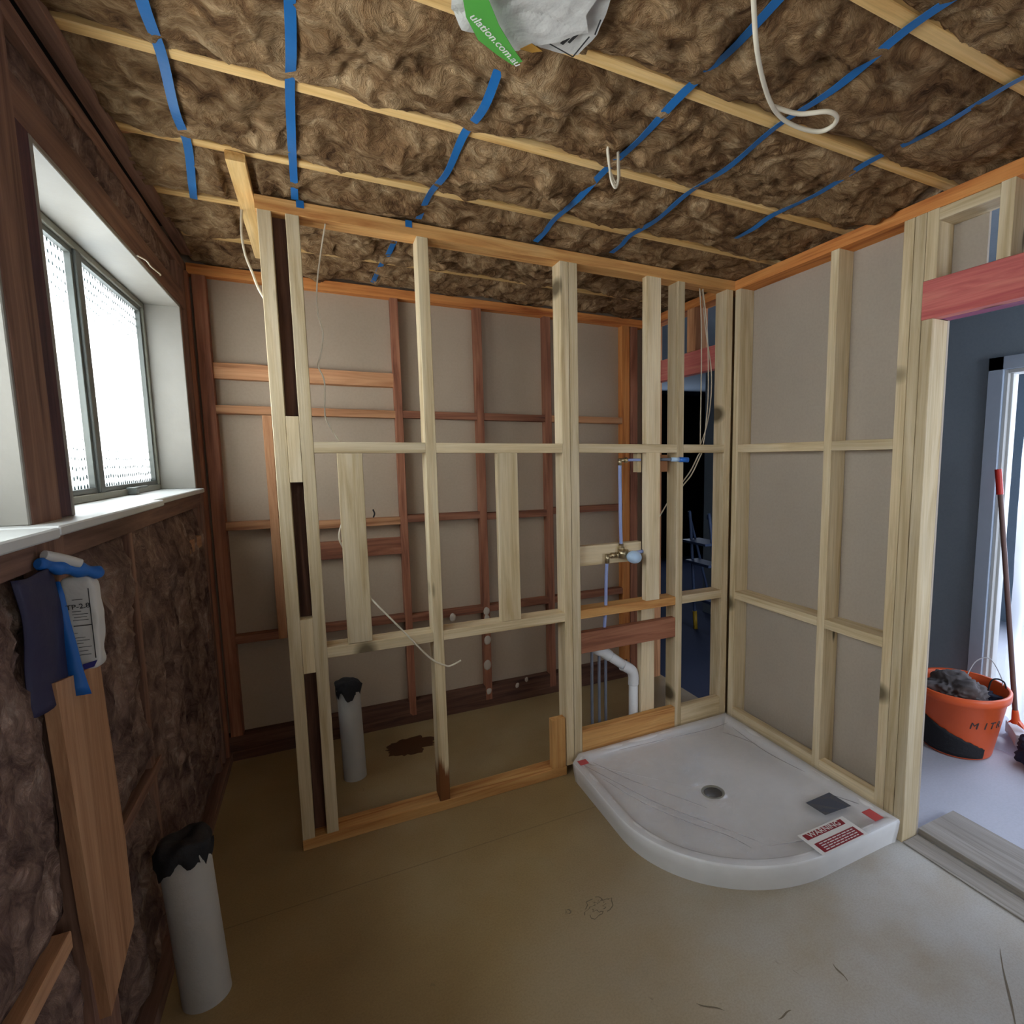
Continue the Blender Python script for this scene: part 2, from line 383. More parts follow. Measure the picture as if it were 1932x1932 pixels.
def lathe(name, prof, c, mat, parent=None, label=None, seg=48, fn=None, smooth=True):
    bm = bmesh.new(); rings = []
    for (r, z) in prof:
        rings.append([bm.verts.new((c[0]+r*math.cos(2*math.pi*k/seg), c[1]+r*math.sin(2*math.pi*k/seg), c[2]+z)) for k in range(seg)])
    for i in range(len(rings)-1):
        for k in range(seg):
            f = bm.faces.new((rings[i][k], rings[i][(k+1) % seg], rings[i+1][(k+1) % seg], rings[i+1][k])); f.smooth = smooth
    if fn:
        for v in bm.verts: fn(v)
    me = bpy.data.meshes.new(name); bm.to_mesh(me); bm.free()
    return link(name, me, mat, parent, label)
def prism(name, pts, z0, z1, mat, parent=None, label=None, plane='z'):
    """flat outline given thickness; plane = axis of thickness"""
    bm = bmesh.new()
    def P(p, h): return {'z': (p[0], p[1], h), 'x': (h, p[0], p[1]), 'y': (p[0], h, p[1])}[plane]
    A = [bm.verts.new(P(p, z0)) for p in pts]; B = [bm.verts.new(P(p, z1)) for p in pts]
    bm.faces.new(A[::-1]); bm.faces.new(B)
    n = len(pts)
    for i in range(n): bm.faces.new((A[i], A[(i+1) % n], B[(i+1) % n], B[i]))
    bmesh.ops.recalc_face_normals(bm, faces=bm.faces)
    me = bpy.data.meshes.new(name); bm.to_mesh(me); bm.free()
    return link(name, me, mat, parent, label)
def text(name, body, M4, size, mat, parent, label=None, shear=0, bold=.003):
    c = bpy.data.curves.new(name, 'FONT'); c.body = body; c.size = size; c.extrude = .0003; c.offset = bold*size; c.shear = shear
    c.align_x = 'CENTER'; c.align_y = 'CENTER'; c.materials.append(mat); c.resolution_u = 3
    tmp = bpy.data.objects.new(name, c); me = bpy.data.meshes.new_from_object(tmp); me.name = name
    bpy.data.objects.remove(tmp); o = bpy.data.objects.new(name, me); COL.objects.link(o)
    o.parent = parent; o.matrix_parent_inverse = Matrix.Translation(-parent.location); o.matrix_basis = M4
    if label: o['label'] = label
    return o
def frame_m(o, x, y):
    x = Vector(x).normalized(); y = Vector(y); z = x.cross(y).normalized(); y = z.cross(x)
    return Matrix(((x.x, y.x, z.x, o[0]), (x.y, y.y, z.y, o[1]), (x.z, y.z, z.z, o[2]), (0, 0, 0, 1)))

# ------------------------------------------------------------ setting
H = 2.40
tag(bx('floor', (-2.60, -3.6, -.04), (.10, 2.6, 0), M['floor'], bev=0), kind='structure')
tag(bx('floor', (.10, -3.6, -.05), (1.40, -.15, -.001), M['hallfloor'], bev=0), kind='structure')
tag(bx('floor', (.10, -.15, -.05), (1.40, 4.6, -.001), M['darkfloor'], bev=0), kind='structure')
tag(bx('floor', (1.40, -3.6, -.05), (3.6, 1.0, -.001), M['hallfloor'], bev=0), kind='structure')
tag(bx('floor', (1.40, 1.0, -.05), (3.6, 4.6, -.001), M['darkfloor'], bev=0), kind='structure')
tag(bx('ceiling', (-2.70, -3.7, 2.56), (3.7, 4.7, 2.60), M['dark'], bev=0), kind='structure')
tag(bx('ceiling', (.12, -3.6, 2.44), (3.6, 4.6, 2.47), M['hall'], bev=0), kind='structure')
# outer skin of the window wall with its two openings
Z0, Z1 = 1.37, 2.19
tag(bx('wall_left', None, None, M['cladding'], bev=0, boxes=[
    ((-2.66, -3.6, 0), (-2.60, 2.6, Z0)), ((-2.66, -3.6, Z1), (-2.60, 2.6, 2.56)),
    ((-2.66, .70, Z0), (-2.60, 2.6, Z1)), ((-2.66, -.885, Z0), (-2.60, -.665, Z1)), ((-2.66, -3.6, Z0), (-2.60, -2.45, Z1))]), kind='structure')
tag(bx('wall_back', (-2.60, .945, 0), (.10, .96, 2.56), M['masonite'], bev=0), kind='structure')
tag(bx('wall_front', None, None, M['masonite'], bev=0, boxes=[
    ((-2.60, -3.64, 0), (-1.9, -3.6, 2.56)), ((-.3, -3.64, 0), (3.6, -3.6, 2.56)), ((-1.9, -3.64, 0), (-.3, -3.6, 1.0)), ((-1.9, -3.64, 2.2), (-.3, -3.6, 2.56))]), kind='structure')  # gap left in this wall lets in the added rear fill
tag(bx('wall_right', None, None, M['board'], bev=0, boxes=[
    ((.09, -1.038, 0), (.101, .10, 2.40)), ((.09, -1.155, 2.12), (.101, -1.038, 2.40)),
    ((.09, -3.6, 0), (.101, -1.95, 2.56)), ((.09, -1.95, 2.118), (.101, -1.35, 2.56))]), kind='structure')
tag(bx('wall_hall', None, None, M['hall'], bev=0, boxes=[
    ((1.35, -.60, 0), (1.40, 1.96, 2.44)), ((1.35, -1.60, 2.00), (1.40, -.60, 2.44)), ((1.35, -3.6, 0), (1.40, -1.60, 2.44))]), kind='structure')
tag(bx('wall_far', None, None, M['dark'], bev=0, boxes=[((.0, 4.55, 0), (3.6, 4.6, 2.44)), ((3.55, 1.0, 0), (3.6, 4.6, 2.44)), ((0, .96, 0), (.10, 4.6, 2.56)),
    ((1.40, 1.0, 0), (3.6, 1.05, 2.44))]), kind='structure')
tag(bx('wall_front_room', None, None, M['hall'], bev=0, boxes=[((3.55, -3.6, 0), (3.6, 1.0, .55)), ((3.55, -3.6, 2.3), (3.6, 1.0, 2.44)), ((3.55, .1, .55), (3.6, 1.0, 2.3)), ((3.55, -3.6, .55), (3.6, -2.1, 2.3))]), kind='structure')

# ------------------------------------------------------------ windows
def window(idx, y0, y1, sills, mull, far_reveal=True):
    wn = empty('window_%d' % idx, (-2.5, (y0+y1)/2, 1.4), kind='structure')
    zb, zt = 1.385, 2.155
    bx('head_lining', (-2.575, y0, zt), (-2.434, y1, zt+.014), M['lining'], wn)
    bx('side_lining', (-2.575, y1-.0, zb), (-2.434, y1+.014, zt+.014), M['lining'], wn)
    bx('side_lining', (-2.575, y0-.014, zb), (-2.434, y0, zt+.014), M['lining'], wn)
    # outer frame
    x0, x1 = -2.60, -2.555; t = .022
    bx('window_frame', None, None, M['offwhite'], wn, boxes=[((x0, y0, zt-t), (x1, y1, zt)), ((x0, y0, zb), (x1, y1, zb+t)),
        ((x0, y1-t, zb+t), (x1, y1, zt-t)), ((x0, y0, zb+t), (x1, y0+t, zt-t))])
    bx('mullion', (x0, mull-.022, zb+t), (x1, mull+.022, zt-t), M['frame'], wn)
    for (a, b) in ((y0+t, mull-.022), (mull+.022, y1-t)):
        s = .016; xs0, xs1 = x0+.008, x1-.008
        sa = bx('sash', None, None, M['frame'], wn, bev=.001, boxes=[((xs0, a, zt-t-s), (xs1, b, zt-t)), ((xs0, a, zb+t), (xs1, b, zb+t+s)),
            ((xs0, a, zb+t+s), (xs1, a+s, zt-t-s)), ((xs0, b-s, zb+t+s), (xs1, b, zt-t-s))])
        bx('glass_pane', (-2.583, a+s, zb+t+s), (-2.578, b-s, zt-t-s), M['glass'], wn, bev=0)
    for q in sills: bx('window_sill', q[0], q[1], M['white'], wn, bev=.003)
    return wn
w1 = window(1, -.665, .69, [((-2.56, -.923, 1.366), (-2.38, -.15, 1.385)), ((-2.56, -.145, 1.366), (-2.405, .70, 1.385))], -.02)
bx('window_latch', None, None, M['frame'], w1, boxes=[((-2.56, .22, 1.387), (-2.53, .26, 1.412)), ((-2.55, .25, 1.405), (-2.54, .42, 1.412))])
w2 = window(2, -2.40, -.885, [((-2.56, -2.45, 1.364), (-2.375, -.940, 1.384))], -1.62)

# ------------------------------------------------------------ window wall framing (old timber)
lw = empty('wall_frame', (-2.48, -.5, 0), 'old reddish-brown timber frame of the window wall, packed with insulation', 'wall frame')
XL = -2.434
timber('top_plate', (-2.53, -3.5, 2.352), (XL, .94, 2.40), M['leftwood'], lw)
timber('lintel', (-2.53, -2.45, 2.170), (XL-.0, .80, 2.255), M['leftwood'], lw)
timber('post', (-2.53, -.875, 0), (XL+.002, -.745, 2.352), M['leftwood'], lw)
timber('post', (-2.53, -.743, 1.387), (XL-.002, -.662, 2.17), M['leftdark'], lw, label='darker recessed timber beside the window')
timber('stud', (-2.53, .71, 0), (XL-.004, .755, 2.352), M['leftwood'], lw)
timber('stud', (-2.53, .80, 0), (XL, .845, 2.352), M['leftwood'], lw)
timber('stud', (-2.53, .847, 0), (XL+.012, .888, 2.352), M['old'], lw)
timber('sill_trimmer', (-2.53, -.76, 1.302), (XL, .76, 1.364), M['leftwood'], lw)
timber('sill_trimmer', (-2.53, -2.45, 1.300), (XL, -.77, 1.362), M['leftwood'], lw)
timber('stud', (-2.53, -.285, .045), (XL-.008, -.245, 1.30), M['leftwood'], lw)
timber('stud', (-2.53, .18, .045), (XL-.026, .22, 1.30), M['leftwood'], lw)
timber('stud', (-2.53, .62, .045), (XL-.024, .66, 1.30), M['leftwood'], lw)
timber('noggin', (-2.53, -.66, .560), (XL-.002, -.20, .592), M['leftwood'], lw)
timber('noggin', (-2.53, -1.6, .555), (XL+.002, -.93, .592), M['brace'], lw)
timber('noggin', (-2.53, .42, 1.13), (XL+.008, .66, 1.18), M['brace'], lw)
timber('bottom_plate', (-2.53, -3.5, 0), (XL+.02, .888, .045), M['leftwood'], lw)
timber('batten', (-2.43, -3.4, 2.405), (-2.39, .80, 2.43), M['leftwood'], lw)
# wide short board below the post
pb = prism('packing_board', [(-.925, 1.09), (-.698, 1.05), (-.664, .60), (-.669, .385), (-.857, .322), (-.887, .57)], -2.434, -2.412, M['brace'], plane='x')
me = pb.data; at = me.attributes.new('gr', 'FLOAT_VECTOR', 'POINT')
for i, v in enumerate(me.vertices): at.data[i].vector = (v.co.z, v.co.y, v.co.x)
tag(pb, 'wide pale brown board upright on the window wall below the blue bag', 'board')

# ------------------------------------------------------------ back wall framing (reddish old timber)
bwf = empty('wall_frame', (-1.2, .9, 0), 'reddish old timber frame on the back wall behind the partition', 'wall frame')
YB = .888; YE = .945
timber('top_plate', (-2.43, YB, 2.352), (.0, YE, 2.40), M['orange'], bwf)
for (a, b, mm) in ((-2.415, -2.362, 'old'), (-1.563, -1.524, 'old'), (-1.120, -1.078, 'old'), (-.70, -.657, 'old'), (-.10, -.045, 'old'), (-.16, -.105, 'orange')):
    timber('stud', (a, YB, .045 if a > -2.3 else 0), (b, YE, 2.352), M[mm], bwf)
timber('stud', (-2.178, YB, .60), (-2.138, YE, 1.725), M['oldlight'], bwf)
for (a, b, z, mm) in ((-2.362, -1.563, 1.728, 'oldlight'), (-1.524, -1.12, 1.73, 'old'), (-1.078, -.70, 1.73, 'old'), (-.657, -.16, 1.73, 'oldlight'),
        (-2.362, -2.178, 1.168, 'oldlight'), (-2.138, -1.563, 1.152, 'oldlight'), (-1.524, -1.12, 1.160, 'old'), (-1.078, -.70, 1.15, 'old'), (-.657, -.16, 1.162, 'old'),
        (-2.362, -1.563, .60, 'old'), (-1.524, -1.12, .592, 'old'), (-1.078, -.70, .594, 'old'), (-.657, -.16, .594, 'old')):
    timber('noggin', (a, YB+.001, z), (b, YE, z+.040), M[mm], bwf)
timber('noggin', (-2.362, YB+.018, 1.893), (-1.563, YE, 1.966), M['oldlight'], bwf, 'wider pale noggin with a wavy edge', wob=.012)
timber('noggin', (-2.138, YB+.022, .985), (-1.563, YE, 1.078), M['old'], bwf)
timber('bottom_plate', (-2.43, YB, 0), (-.0, YE, .13), M['olddark'], bwf)
bm = bmesh.new()
for (x, z, r) in ((-1.10, .60, .02), (-1.10, .56, .016), (-1.10, .42, .022), (-1.105, .265, .024), (-1.10, .10, .015), (-.92, .10, .012), (-.86, .125, .012), (-1.30, .59, .02)):
    mt = Matrix.Translation((x, YB-.002, z)) @ Matrix.Diagonal((r, .006, r*1.3, 1))
    bmesh.ops.create_uvsphere(bm, u_segments=10, v_segments=6, radius=1, matrix=mt)
for v in bm.verts: v.co += Vector((1, 0, 1))*.004*noise.noise(v.co*60)
me = bpy.data.meshes.new('adhesive_blobs'); bm.to_mesh(me); bm.free()
link('adhesive', me, M['plasterblob'], bwf, 'pale dabs of old adhesive', smooth=True)

# ------------------------------------------------------------ new pine partition frame
pf = empty('wall_frame', (-1.0, .045, 0), 'new pale pine partition frame across the room with open studs', 'wall frame')
T = M['pine']; D = .088
timber('top_plate', (-2.090, 0, 2.352), (-.0, D, 2.40), M['plate'], pf)
timber('bottom_plate', (-2.085, 0, 0), (-.974, D, .045), M['plate'], pf)
timber('bottom_plate', (-.888, .042, 0), (-.053, D, .045), M['plate'], pf)
ZS = .045
for (a, b, mm) in ((-2.085, -2.043, T), (-2.001, -1.959, T), (-1.565, -1.523, M['pine_stain']), (-.972, -.933, T), (-.931, -.890, T), (-.352, -.311, T), (-.053, -.011, T)):
    timber('stud', (a, 0, ZS), (b, D, 2.352), mm, pf)
timber('stud', (-.530, 0, .795), (-.450, .042, 1.530), T, pf); timber('stud', (-.530, 0, 1.571), (-.450, .042, 2.352), T, pf)
timber('stud', (-.530, .046, .045), (-.450, D, .753), T, pf)
for (z0, z1) in ((1.425, 1.661), (.705, .912)):
    timber('packer', (-2.043, .0, z0), (-2.001, D, z1), T, pf)
# thin lining closing the slot between the paired end studs from behind
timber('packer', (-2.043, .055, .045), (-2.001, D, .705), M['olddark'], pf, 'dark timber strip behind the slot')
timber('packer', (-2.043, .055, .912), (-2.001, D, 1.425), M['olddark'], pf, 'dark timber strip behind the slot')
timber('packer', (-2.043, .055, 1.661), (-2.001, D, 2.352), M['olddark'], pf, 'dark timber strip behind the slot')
for (a, b) in ((-1.959, -1.565), (-1.523, -.972), (-.890, -.352), (-.311, -.053)):
    timber('noggin', (a, .0005, 1.530), (b, D, 1.571), T, pf)
for (a, b) in ((-1.959, -1.565), (-1.523, -.972), (-.890, -.352), (-.311, -.053)):
    timber('noggin', (a, .0005, .752), (b, D, .794), T if a != -.890 else M['plate'], pf)
timber('backing_board', (-1.885, .001, .796), (-1.797, .040, 1.529), T, pf)
timber('backing_board', (-1.273, .001, .796), (-1.183, .040, 1.529), T, pf)
timber('backing_board', (-.889, .045, .995), (-.532, D, 1.090), T, pf)
timber('backing_board', (-.889, .001, .583), (-.352, .040, .684), M['old'], pf, 'reddish reused timber board')
timber('backing_board', (-.889, .0, .0), (-.352, .040, .200), M['plate'], pf)
timber('backing_board', (-.311, .0, .0), (-.053, .040, .195), T, pf)
timber('packer', (-1.045, .001, .046), (-.977, .040, .285), M['plate'], pf)

# small block holding the top water outlet
bm_o = bx('fixing_block', None, None, M['pine'], bev=.001, boxes=[((-.555, .044, 1.435), (-.532, .085, 1.528))])
tag(bm_o, 'small pine block under the upper noggin beside the top water pipe', 'block')
o = bx('fixing_block', (-.449, .044, 1.435), (-.375, .085, 1.520), M['oldlight'], bev=.004)
tag(o, 'short brown block between two studs behind the blue pipe cap', 'block')

# ------------------------------------------------------------ right wall framing
rf = empty('wall_frame', (.045, -.9, 0), 'pine frame of the right wall with grey board behind and a pink door lintel', 'wall frame')
timber('top_plate', (0, -3.5, 2.352), (.09, .888, 2.40), M['orange'], rf)
timber('stud', (0, -.044, ZS), (.089, -.003, 2.352), T, rf)
timber('stud', (.0, -.632, ZS), (.089, -.591, 2.352), T, rf)
timber('stud', (0, -.953, ZS), (.089, -.912, 2.352), T, rf)
timber('stud', (0, -.996, ZS), (.089, -.955, 2.352), T, rf)
timber('stud', (0, -1.039, 0), (.089, -.998, 1.984), T, rf)
timber('stud', (0, -1.041, 2.119), (.089, -.998, 2.352), T, rf)
timber('stud', (0, -1.272, 2.119), (.089, -1.231, 2.352), T, rf)
timber('stud', (0, -1.60, 2.119), (.089, -1.56, 2.352), T, rf)
timber('stud', (0, -2.0, 0), (.089, -1.96, 2.352), T, rf)
timber('stud', (0, -2.6, 0), (.089, -2.56, 2.352), T, rf)
timber('noggin', (0.001, -1.231, 2.310), (.089, -1.041, 2.351), T, rf)
timber('noggin', (0.001, -.591, 1.530), (.089, -.044, 1.571), T, rf)
timber('noggin', (0.001, -.912, 1.530), (.089, -.632, 1.571), T, rf)
timber('noggin', (0.001, -.591, .749), (.089, -.044, .791), T, rf)
timber('noggin', (0.001, -.912, .749), (.089, -.632, .791), T, rf)
timber('bottom_plate', (0, -1.0, 0), (.089, .10, .045), T, rf)
timber('bottom_plate', (0.001, -.591, .045), (.04, -.044, .135), T, rf)
timber('bottom_plate', (0.001, -.912, .045), (.04, -.632, .135), T, rf)
timber('lintel', (-.002, -2.0, 1.985), (.040, -.998, 2.118), M['pink'], rf, 'pink treated pine lintel over the doorway')
timber('lintel', (.041, -1.96, 1.986), (.098, -1.04, 2.117), M['purple'], rf, 'purple-edged inner half of the lintel')
# bathroom end of the same wall: second opening
r2 = empty('wall_frame', (.045, .5, 0), 'pine frame with pink lintel over the far opening beyond the partition', 'wall frame')
timber('lintel', (0, .10, 1.985), (.045, .84, 2.112), M['pink'], r2, 'pink treated pine lintel')
timber('stud', (0, .092, 0), (.089, .130, 2.352), T, r2)
timber('stud', (0, .33, 2.113), (.089, .41, 2.352), M['oldlight'], r2)
timber('stud', (0, .80, 0), (.089, .885, 2.352), M['oldlight'], r2)

# skirting/floor strips at the doorway
o = timber('threshold', (.10, -2.0, 0), (.335, -1.04, .028), M['greyboard']); tag(o, 'scuffed grey timber threshold board across the doorway', 'threshold')
o = timber('floor_strip', (.0, -2.0, 0.0), (.092, -1.045, .006), M['greyboard']); tag(o, 'thin dirty timber strip on the floor in front of the threshold', 'floor strip')

# ------------------------------------------------------------ ceiling joists
ys = [.60, .20, -.205, -.61, -1.03, -1.43, -1.84]
JL = ['ceiling joist nearest the back wall, behind the partition', 'second ceiling joist from the back wall, just beyond the partition plate', 'pale ceiling joist just in front of the partition top plate',
      'yellow ceiling joist crossed by the coiled cable', 'yellow ceiling joist running behind the white paper bag', 'ceiling joist in the top right corner, nearest the camera']
for i, y in enumerate(ys):
    o = timber('ceiling_joist', (-2.395, y-.02, 2.43), (.085, y+.02, 2.53), M['joist'])
    tag(o, JL[i] if i < len(JL) else 'ceiling joist passing over the camera, out of the picture', 'joist', 'ceiling joists')
o = timber('cross_batten', (-2.145, -.205, 2.402), (-2.093, .70, 2.428), M['joist'])
tag(o, 'short pale batten across the joists at the left end of the partition', 'batten')
prism_pts = [(-2.40, -.06), (-2.40, -.10), (-2.18, -.19), (-2.18, -.165)]
o = prism('trimmer', [(-2.40, -.16), (-2.40, -.20), (-2.20, -.32), (-2.20, -.27)], 2.432, 2.50, M['oldlight'])
me = o.data; at = me.attributes.new('gr', 'FLOAT_VECTOR', 'POINT')
for i, v in enumerate(me.vertices): at.data[i].vector = (v.co.x, v.co.y, v.co.z)
tag(o, 'short angled timber offcut beside a joist near the window wall', 'offcut')

# ------------------------------------------------------------ glass wool
def fr(v, o=4): return noise.fractal(v, .9, 2.1, o)
def wool_h(p, seed):
    """folded, fibrous surface height 0..1-ish"""
    q = Vector(p)*1.0; q.z += seed
    wv = Vector((noise.noise(q*5+Vector((7, 0, 0))), noise.noise(q*5+Vector((0, 9, 0))), 0))*.11
    q2 = q+wv
    a = fr(q2*7, 3)
    r = 1-abs(noise.noise(q2*15))*2.2
    r2 = 1-abs(noise.noise(Vector((q2.x*34, q2.y*24, q2.z*20))))*2.0
    return .55*a+.40*r*r*(1 if r > 0 else -1)*.6+.16*r2
STRAPX = (-1.957, -1.53, -1.065, -.75, -.358)
def sx0(y):                                   # the curved left strap
    P_ = [(.2, -2.285), (.02, -2.262), (-.2, -2.235), (-.61, -2.213), (-1.03, -2.20), (-1.9, -2.20)]
    for (a, xa), (b, xb_) in zip(P_, P_[1:]):
        if y >= b: return xa+(xb_-xa)*(a-y)/(a-b)
    return -2.2
def press(x, y, z):
    if y < .22:
        for q in STRAPX+(sx0(y),):
            if q == STRAPX[0] and y > .0: continue
            d = abs(x-q)
            if d < .05:
                k = max(0, 1-max(0, d-.012)/.038); k = k*k*(3-2*k)
                lim = 2.412 if q < -1.2 else 2.418
                if z < lim: z = z*(1-k)+lim*k
    if -1.72 < x < -1.345 and y < -1.035: z = max(z, 2.412)
    if -.03 < y < .11 or y > .875 or x > -.02 or x < -2.375:        # wool rests on top of the wall plates
        e = 2.404+.004*noise.noise(Vector((x*30, y*30, 1))); z = max(z, e)
    if -2.175 < x < -2.07 and -.24 < y < .72: z = max(z, 2.432)
    return z
def ceil_batt(ya, yb, seed, label):
    x0, x1 = -2.40, .085; nx = int((x1-x0)/.0085); ny = int((yb-ya)/.0085)
    vs = []; fs = []
    for i in range(nx+1):
        x = x0+(x1-x0)*i/nx
        lo = ya+.004+.008*noise.noise(Vector((x*5, seed, 3))); hi = yb+.016+.05*noise.noise(Vector((x*5, seed, 8)))
        hi = min(hi, yb+.036)
        seam = 1
        for j in range(ny+1):
            v = j/ny; y = lo+(hi-lo)*v
            s = 1-abs(2*v-1)**3.0
            h = wool_h((x, y, 0), seed)
            z = 2.447-.030*s-.040*h*(.35+.65*s)-.022*noise.noise(Vector((x*6, y*8, seed*1.3)))*s-.030*max(0, noise.noise(Vector((x*11, y*13, seed*2.3))))*s
            dx = .012*noise.noise(Vector((x*18, y*18, seed+4))); dy = .012*noise.noise(Vector((x*18, y*18, seed+9)))
            xx = x+dx*(0 if i in (0, nx) else 1); vs.append((xx, y+dy, press(xx, y+dy, z)))
    for i in range(nx):
        for j in range(ny):
            a = i*(ny+1)+j; fs.append((a, a+ny+1, a+ny+2, a+1))
    me = mesh('insulation_batt', vs, [f[::-1] for f in fs])
    o = link('insulation_batt', me, M['wool'], None, smooth=True)
    md = o.modifiers.new('thick', 'SOLIDIFY'); md.thickness = -.02; md.offset = 1
    tag(o, label, 'insulation', 'glass wool batts between the ceiling joists')
    return o
BL = ['brown glass wool batt along the back wall edge of the ceiling', 'brown glass wool batt just behind the partition top plate', 'brown glass wool batt directly above the partition top plate',
      'brown glass wool batt with the thin coiled cable at its near edge', 'brown glass wool batt under the lower edge of the white paper bag', 'brown glass wool batt where the looped white cord hangs',
      'brown glass wool batt in the top right corner of the ceiling']
edges = [.94]+ys
for i in range(len(edges)-1):
    ceil_batt(edges[i+1]+.02, edges[i]-(.02 if i else 0), 3.7*i+1, BL[i])
o = bx('insulation_batt', (-2.4, -3.5, 2.45), (.085, ys[6]-.02, 2.52), M['wool'], bev=.01)
tag(o, 'glass wool laid over the ceiling behind the camera', 'insulation')

def wall_wool(name, y0, y1, z0, z1, seed, label, xb=-2.438, amp=.03):
    step = .011; ny = max(3, int((y1-y0)/step)); nz = max(3, int((z1-z0)/step)); vs = []; fs = []
    for i in range(ny+1):
        y = y0+(y1-y0)*i/ny
        for j in range(nz+1):
            z = z0+(z1-z0)*j/nz
            u, v = i/ny, j/nz
            e = min(1, 6*min(u, 1-u))*min(1, 10*min(v, 1-v))
            q = Vector((y*1.7, z*.75, 0)); h = wool_h(q, seed)
            vs.append((xb-.02+.020*e+amp*h*(.3+.7*e), y+.006*noise.noise(Vector((y*20, z*8, seed))), z))
    for i in range(ny):
        for j in range(nz):
            a = i*(nz+1)+j; fs.append((a, a+nz+1, a+nz+2, a+1))
    o = link(name, mesh(name, vs, fs), M['woolwall'], None, smooth=True)
    md = o.modifiers.new('thick', 'SOLIDIFY'); md.thickness = .05; md.offset = -1
    tag(o, label, 'insulation', 'glass wool batts in the window wall')
wall_wool('insulation_batt', -.243, .200, .05, 1.30, 21, 'brown glass wool in the window wall, second bay from the back corner', amp=.034)
wall_wool('insulation_batt', .203, .64, .05, 1.30, 25, 'brown glass wool in the window wall beside the back corner', amp=.034)
wall_wool('insulation_batt', .643, .795, .05, 1.30, 26, 'narrow strip of glass wool in the corner of the window wall', amp=.02)
wall_wool('insulation_batt', -.66, -.285, .60, 1.30, 29, 'brown glass wool beside the bag, above the low noggin', amp=.036)
wall_wool('insulation_batt', -.66, -.285, .05, .555, 33, 'dark glass wool behind the grey pipe, below the low noggin', amp=.036)
wall_wool('insulation_batt', -1.45, -.876, .60, 1.30, 37, 'shaded glass wool at the left edge under the near window sill', amp=.036)
wall_wool('insulation_batt', -1.45, -.876, .05, .555, 41, 'glass wool at the lower left corner under the noggin', amp=.036)
wall_wool('insulation_batt', -.745, .71, 2.255, 2.352, 45, 'glass wool packed above the far window head', amp=.02)
wall_wool('insulation_batt', -2.3, -.876, 2.255, 2.352, 49, 'glass wool packed above the near window head', amp=.02)

# ------------------------------------------------------------ blue straps
def strap(P, label, wd=.022):
    Q = catmull(P, 10); vs = []; fs = []
    for i, q in enumerate(Q):
        t = (Q[min(i+1, len(Q)-1)]-Q[max(i-1, 0)]).normalized(); s = t.cross(Vector((0, 0, 1))).normalized()
        tw = .3*noise.noise(q*6); s = (s+Vector((0, 0, tw))).normalized()
        vs += [q-s*wd/2, q+s*wd/2]
        if i: a = 2*i; fs.append((a-2, a-1, a+1, a))
    o = link('strap', mesh('strap', vs, fs), M['strap']); md = o.modifiers.new('t', 'SOLIDIFY'); md.thickness = .0012
    tag(o, label, 'strap', 'blue straps holding up the ceiling insulation')
def strap_line(x, y0, y1, label, dx=0, seed=0, pts=None):
    P = []
    joist = sorted([y for y in ys if y1 <= y <= y0])
    yy = y0; k = 0
    marks = [y0]+[y for y in ys if y1 < y < y0]+[y1]
    for i, y in enumerate(marks):
        xo = x+dx*(y-y1)/(y0-y1)+.006*noise.noise(Vector((y*3, seed, 0)))
        P.append((xo, y, 2.424 if i not in (0,) else 2.412))
        if i < len(marks)-1:
            ym = (y+marks[i+1])/2; P.append((xo+.002, ym, 2.415+.002*noise.noise(Vector((y*7, seed, 2)))))
    strap(P, label)
strap([(-2.285, .20, 2.424), (-2.262, .02, 2.402), (-2.235, -.20, 2.424), (-2.225, -.42, 2.400), (-2.213, -.61, 2.424), (-2.205, -.80, 2.400), (-2.20, -1.03, 2.424), (-2.2, -1.43, 2.427)], 'leftmost blue strap, curving and ending near the window wall')
strap([(-1.968, .00, 2.404), (-1.965, -.205, 2.424), (-1.963, -.42, 2.402), (-1.958, -.61, 2.424), (-1.950, -.80, 2.400), (-1.945, -1.03, 2.424), (-1.94, -1.43, 2.427)], 'second blue strap from the left, straight up to the partition end')
strap([(-1.645, .86, 2.41), (-1.625, .60, 2.428), (-1.62, .40, 2.405), (-1.60, .20, 2.428), (-1.585, .10, 2.41)], 'short blue strap seen behind the partition')
strap([(-1.560, -.03, 2.404), (-1.548, -.205, 2.424), (-1.535, -.42, 2.402), (-1.525, -.61, 2.424), (-1.518, -.80, 2.400), (-1.520, -1.03, 2.424), (-1.52, -1.43, 2.427)], 'blue strap running up under the white paper bag')
strap_line(-1.062, .0, -1.84, 'blue strap crossing behind the thin coiled cable', -.02, 3)
strap_line(-.765, -.03, -1.84, 'blue strap passing the end of the looped white cord', .03, 5)
strap_line(-.365, -.40, -1.84, 'blue strap half buried in the wool at top right', .02, 8)
for (x, y, lab) in ((-1.951, -.003, 'left blue strap tail'), (-1.590, -.003, 'right blue strap tail')):
    o = bx('strap_tail', (x-.014, y-.002, 2.378), (x+.010, y+.001, 2.402), M['strap'], bev=0)
    tag(o, lab+' stapled over the partition top plate edge', 'strap tail', 'strap tails on the partition plate')

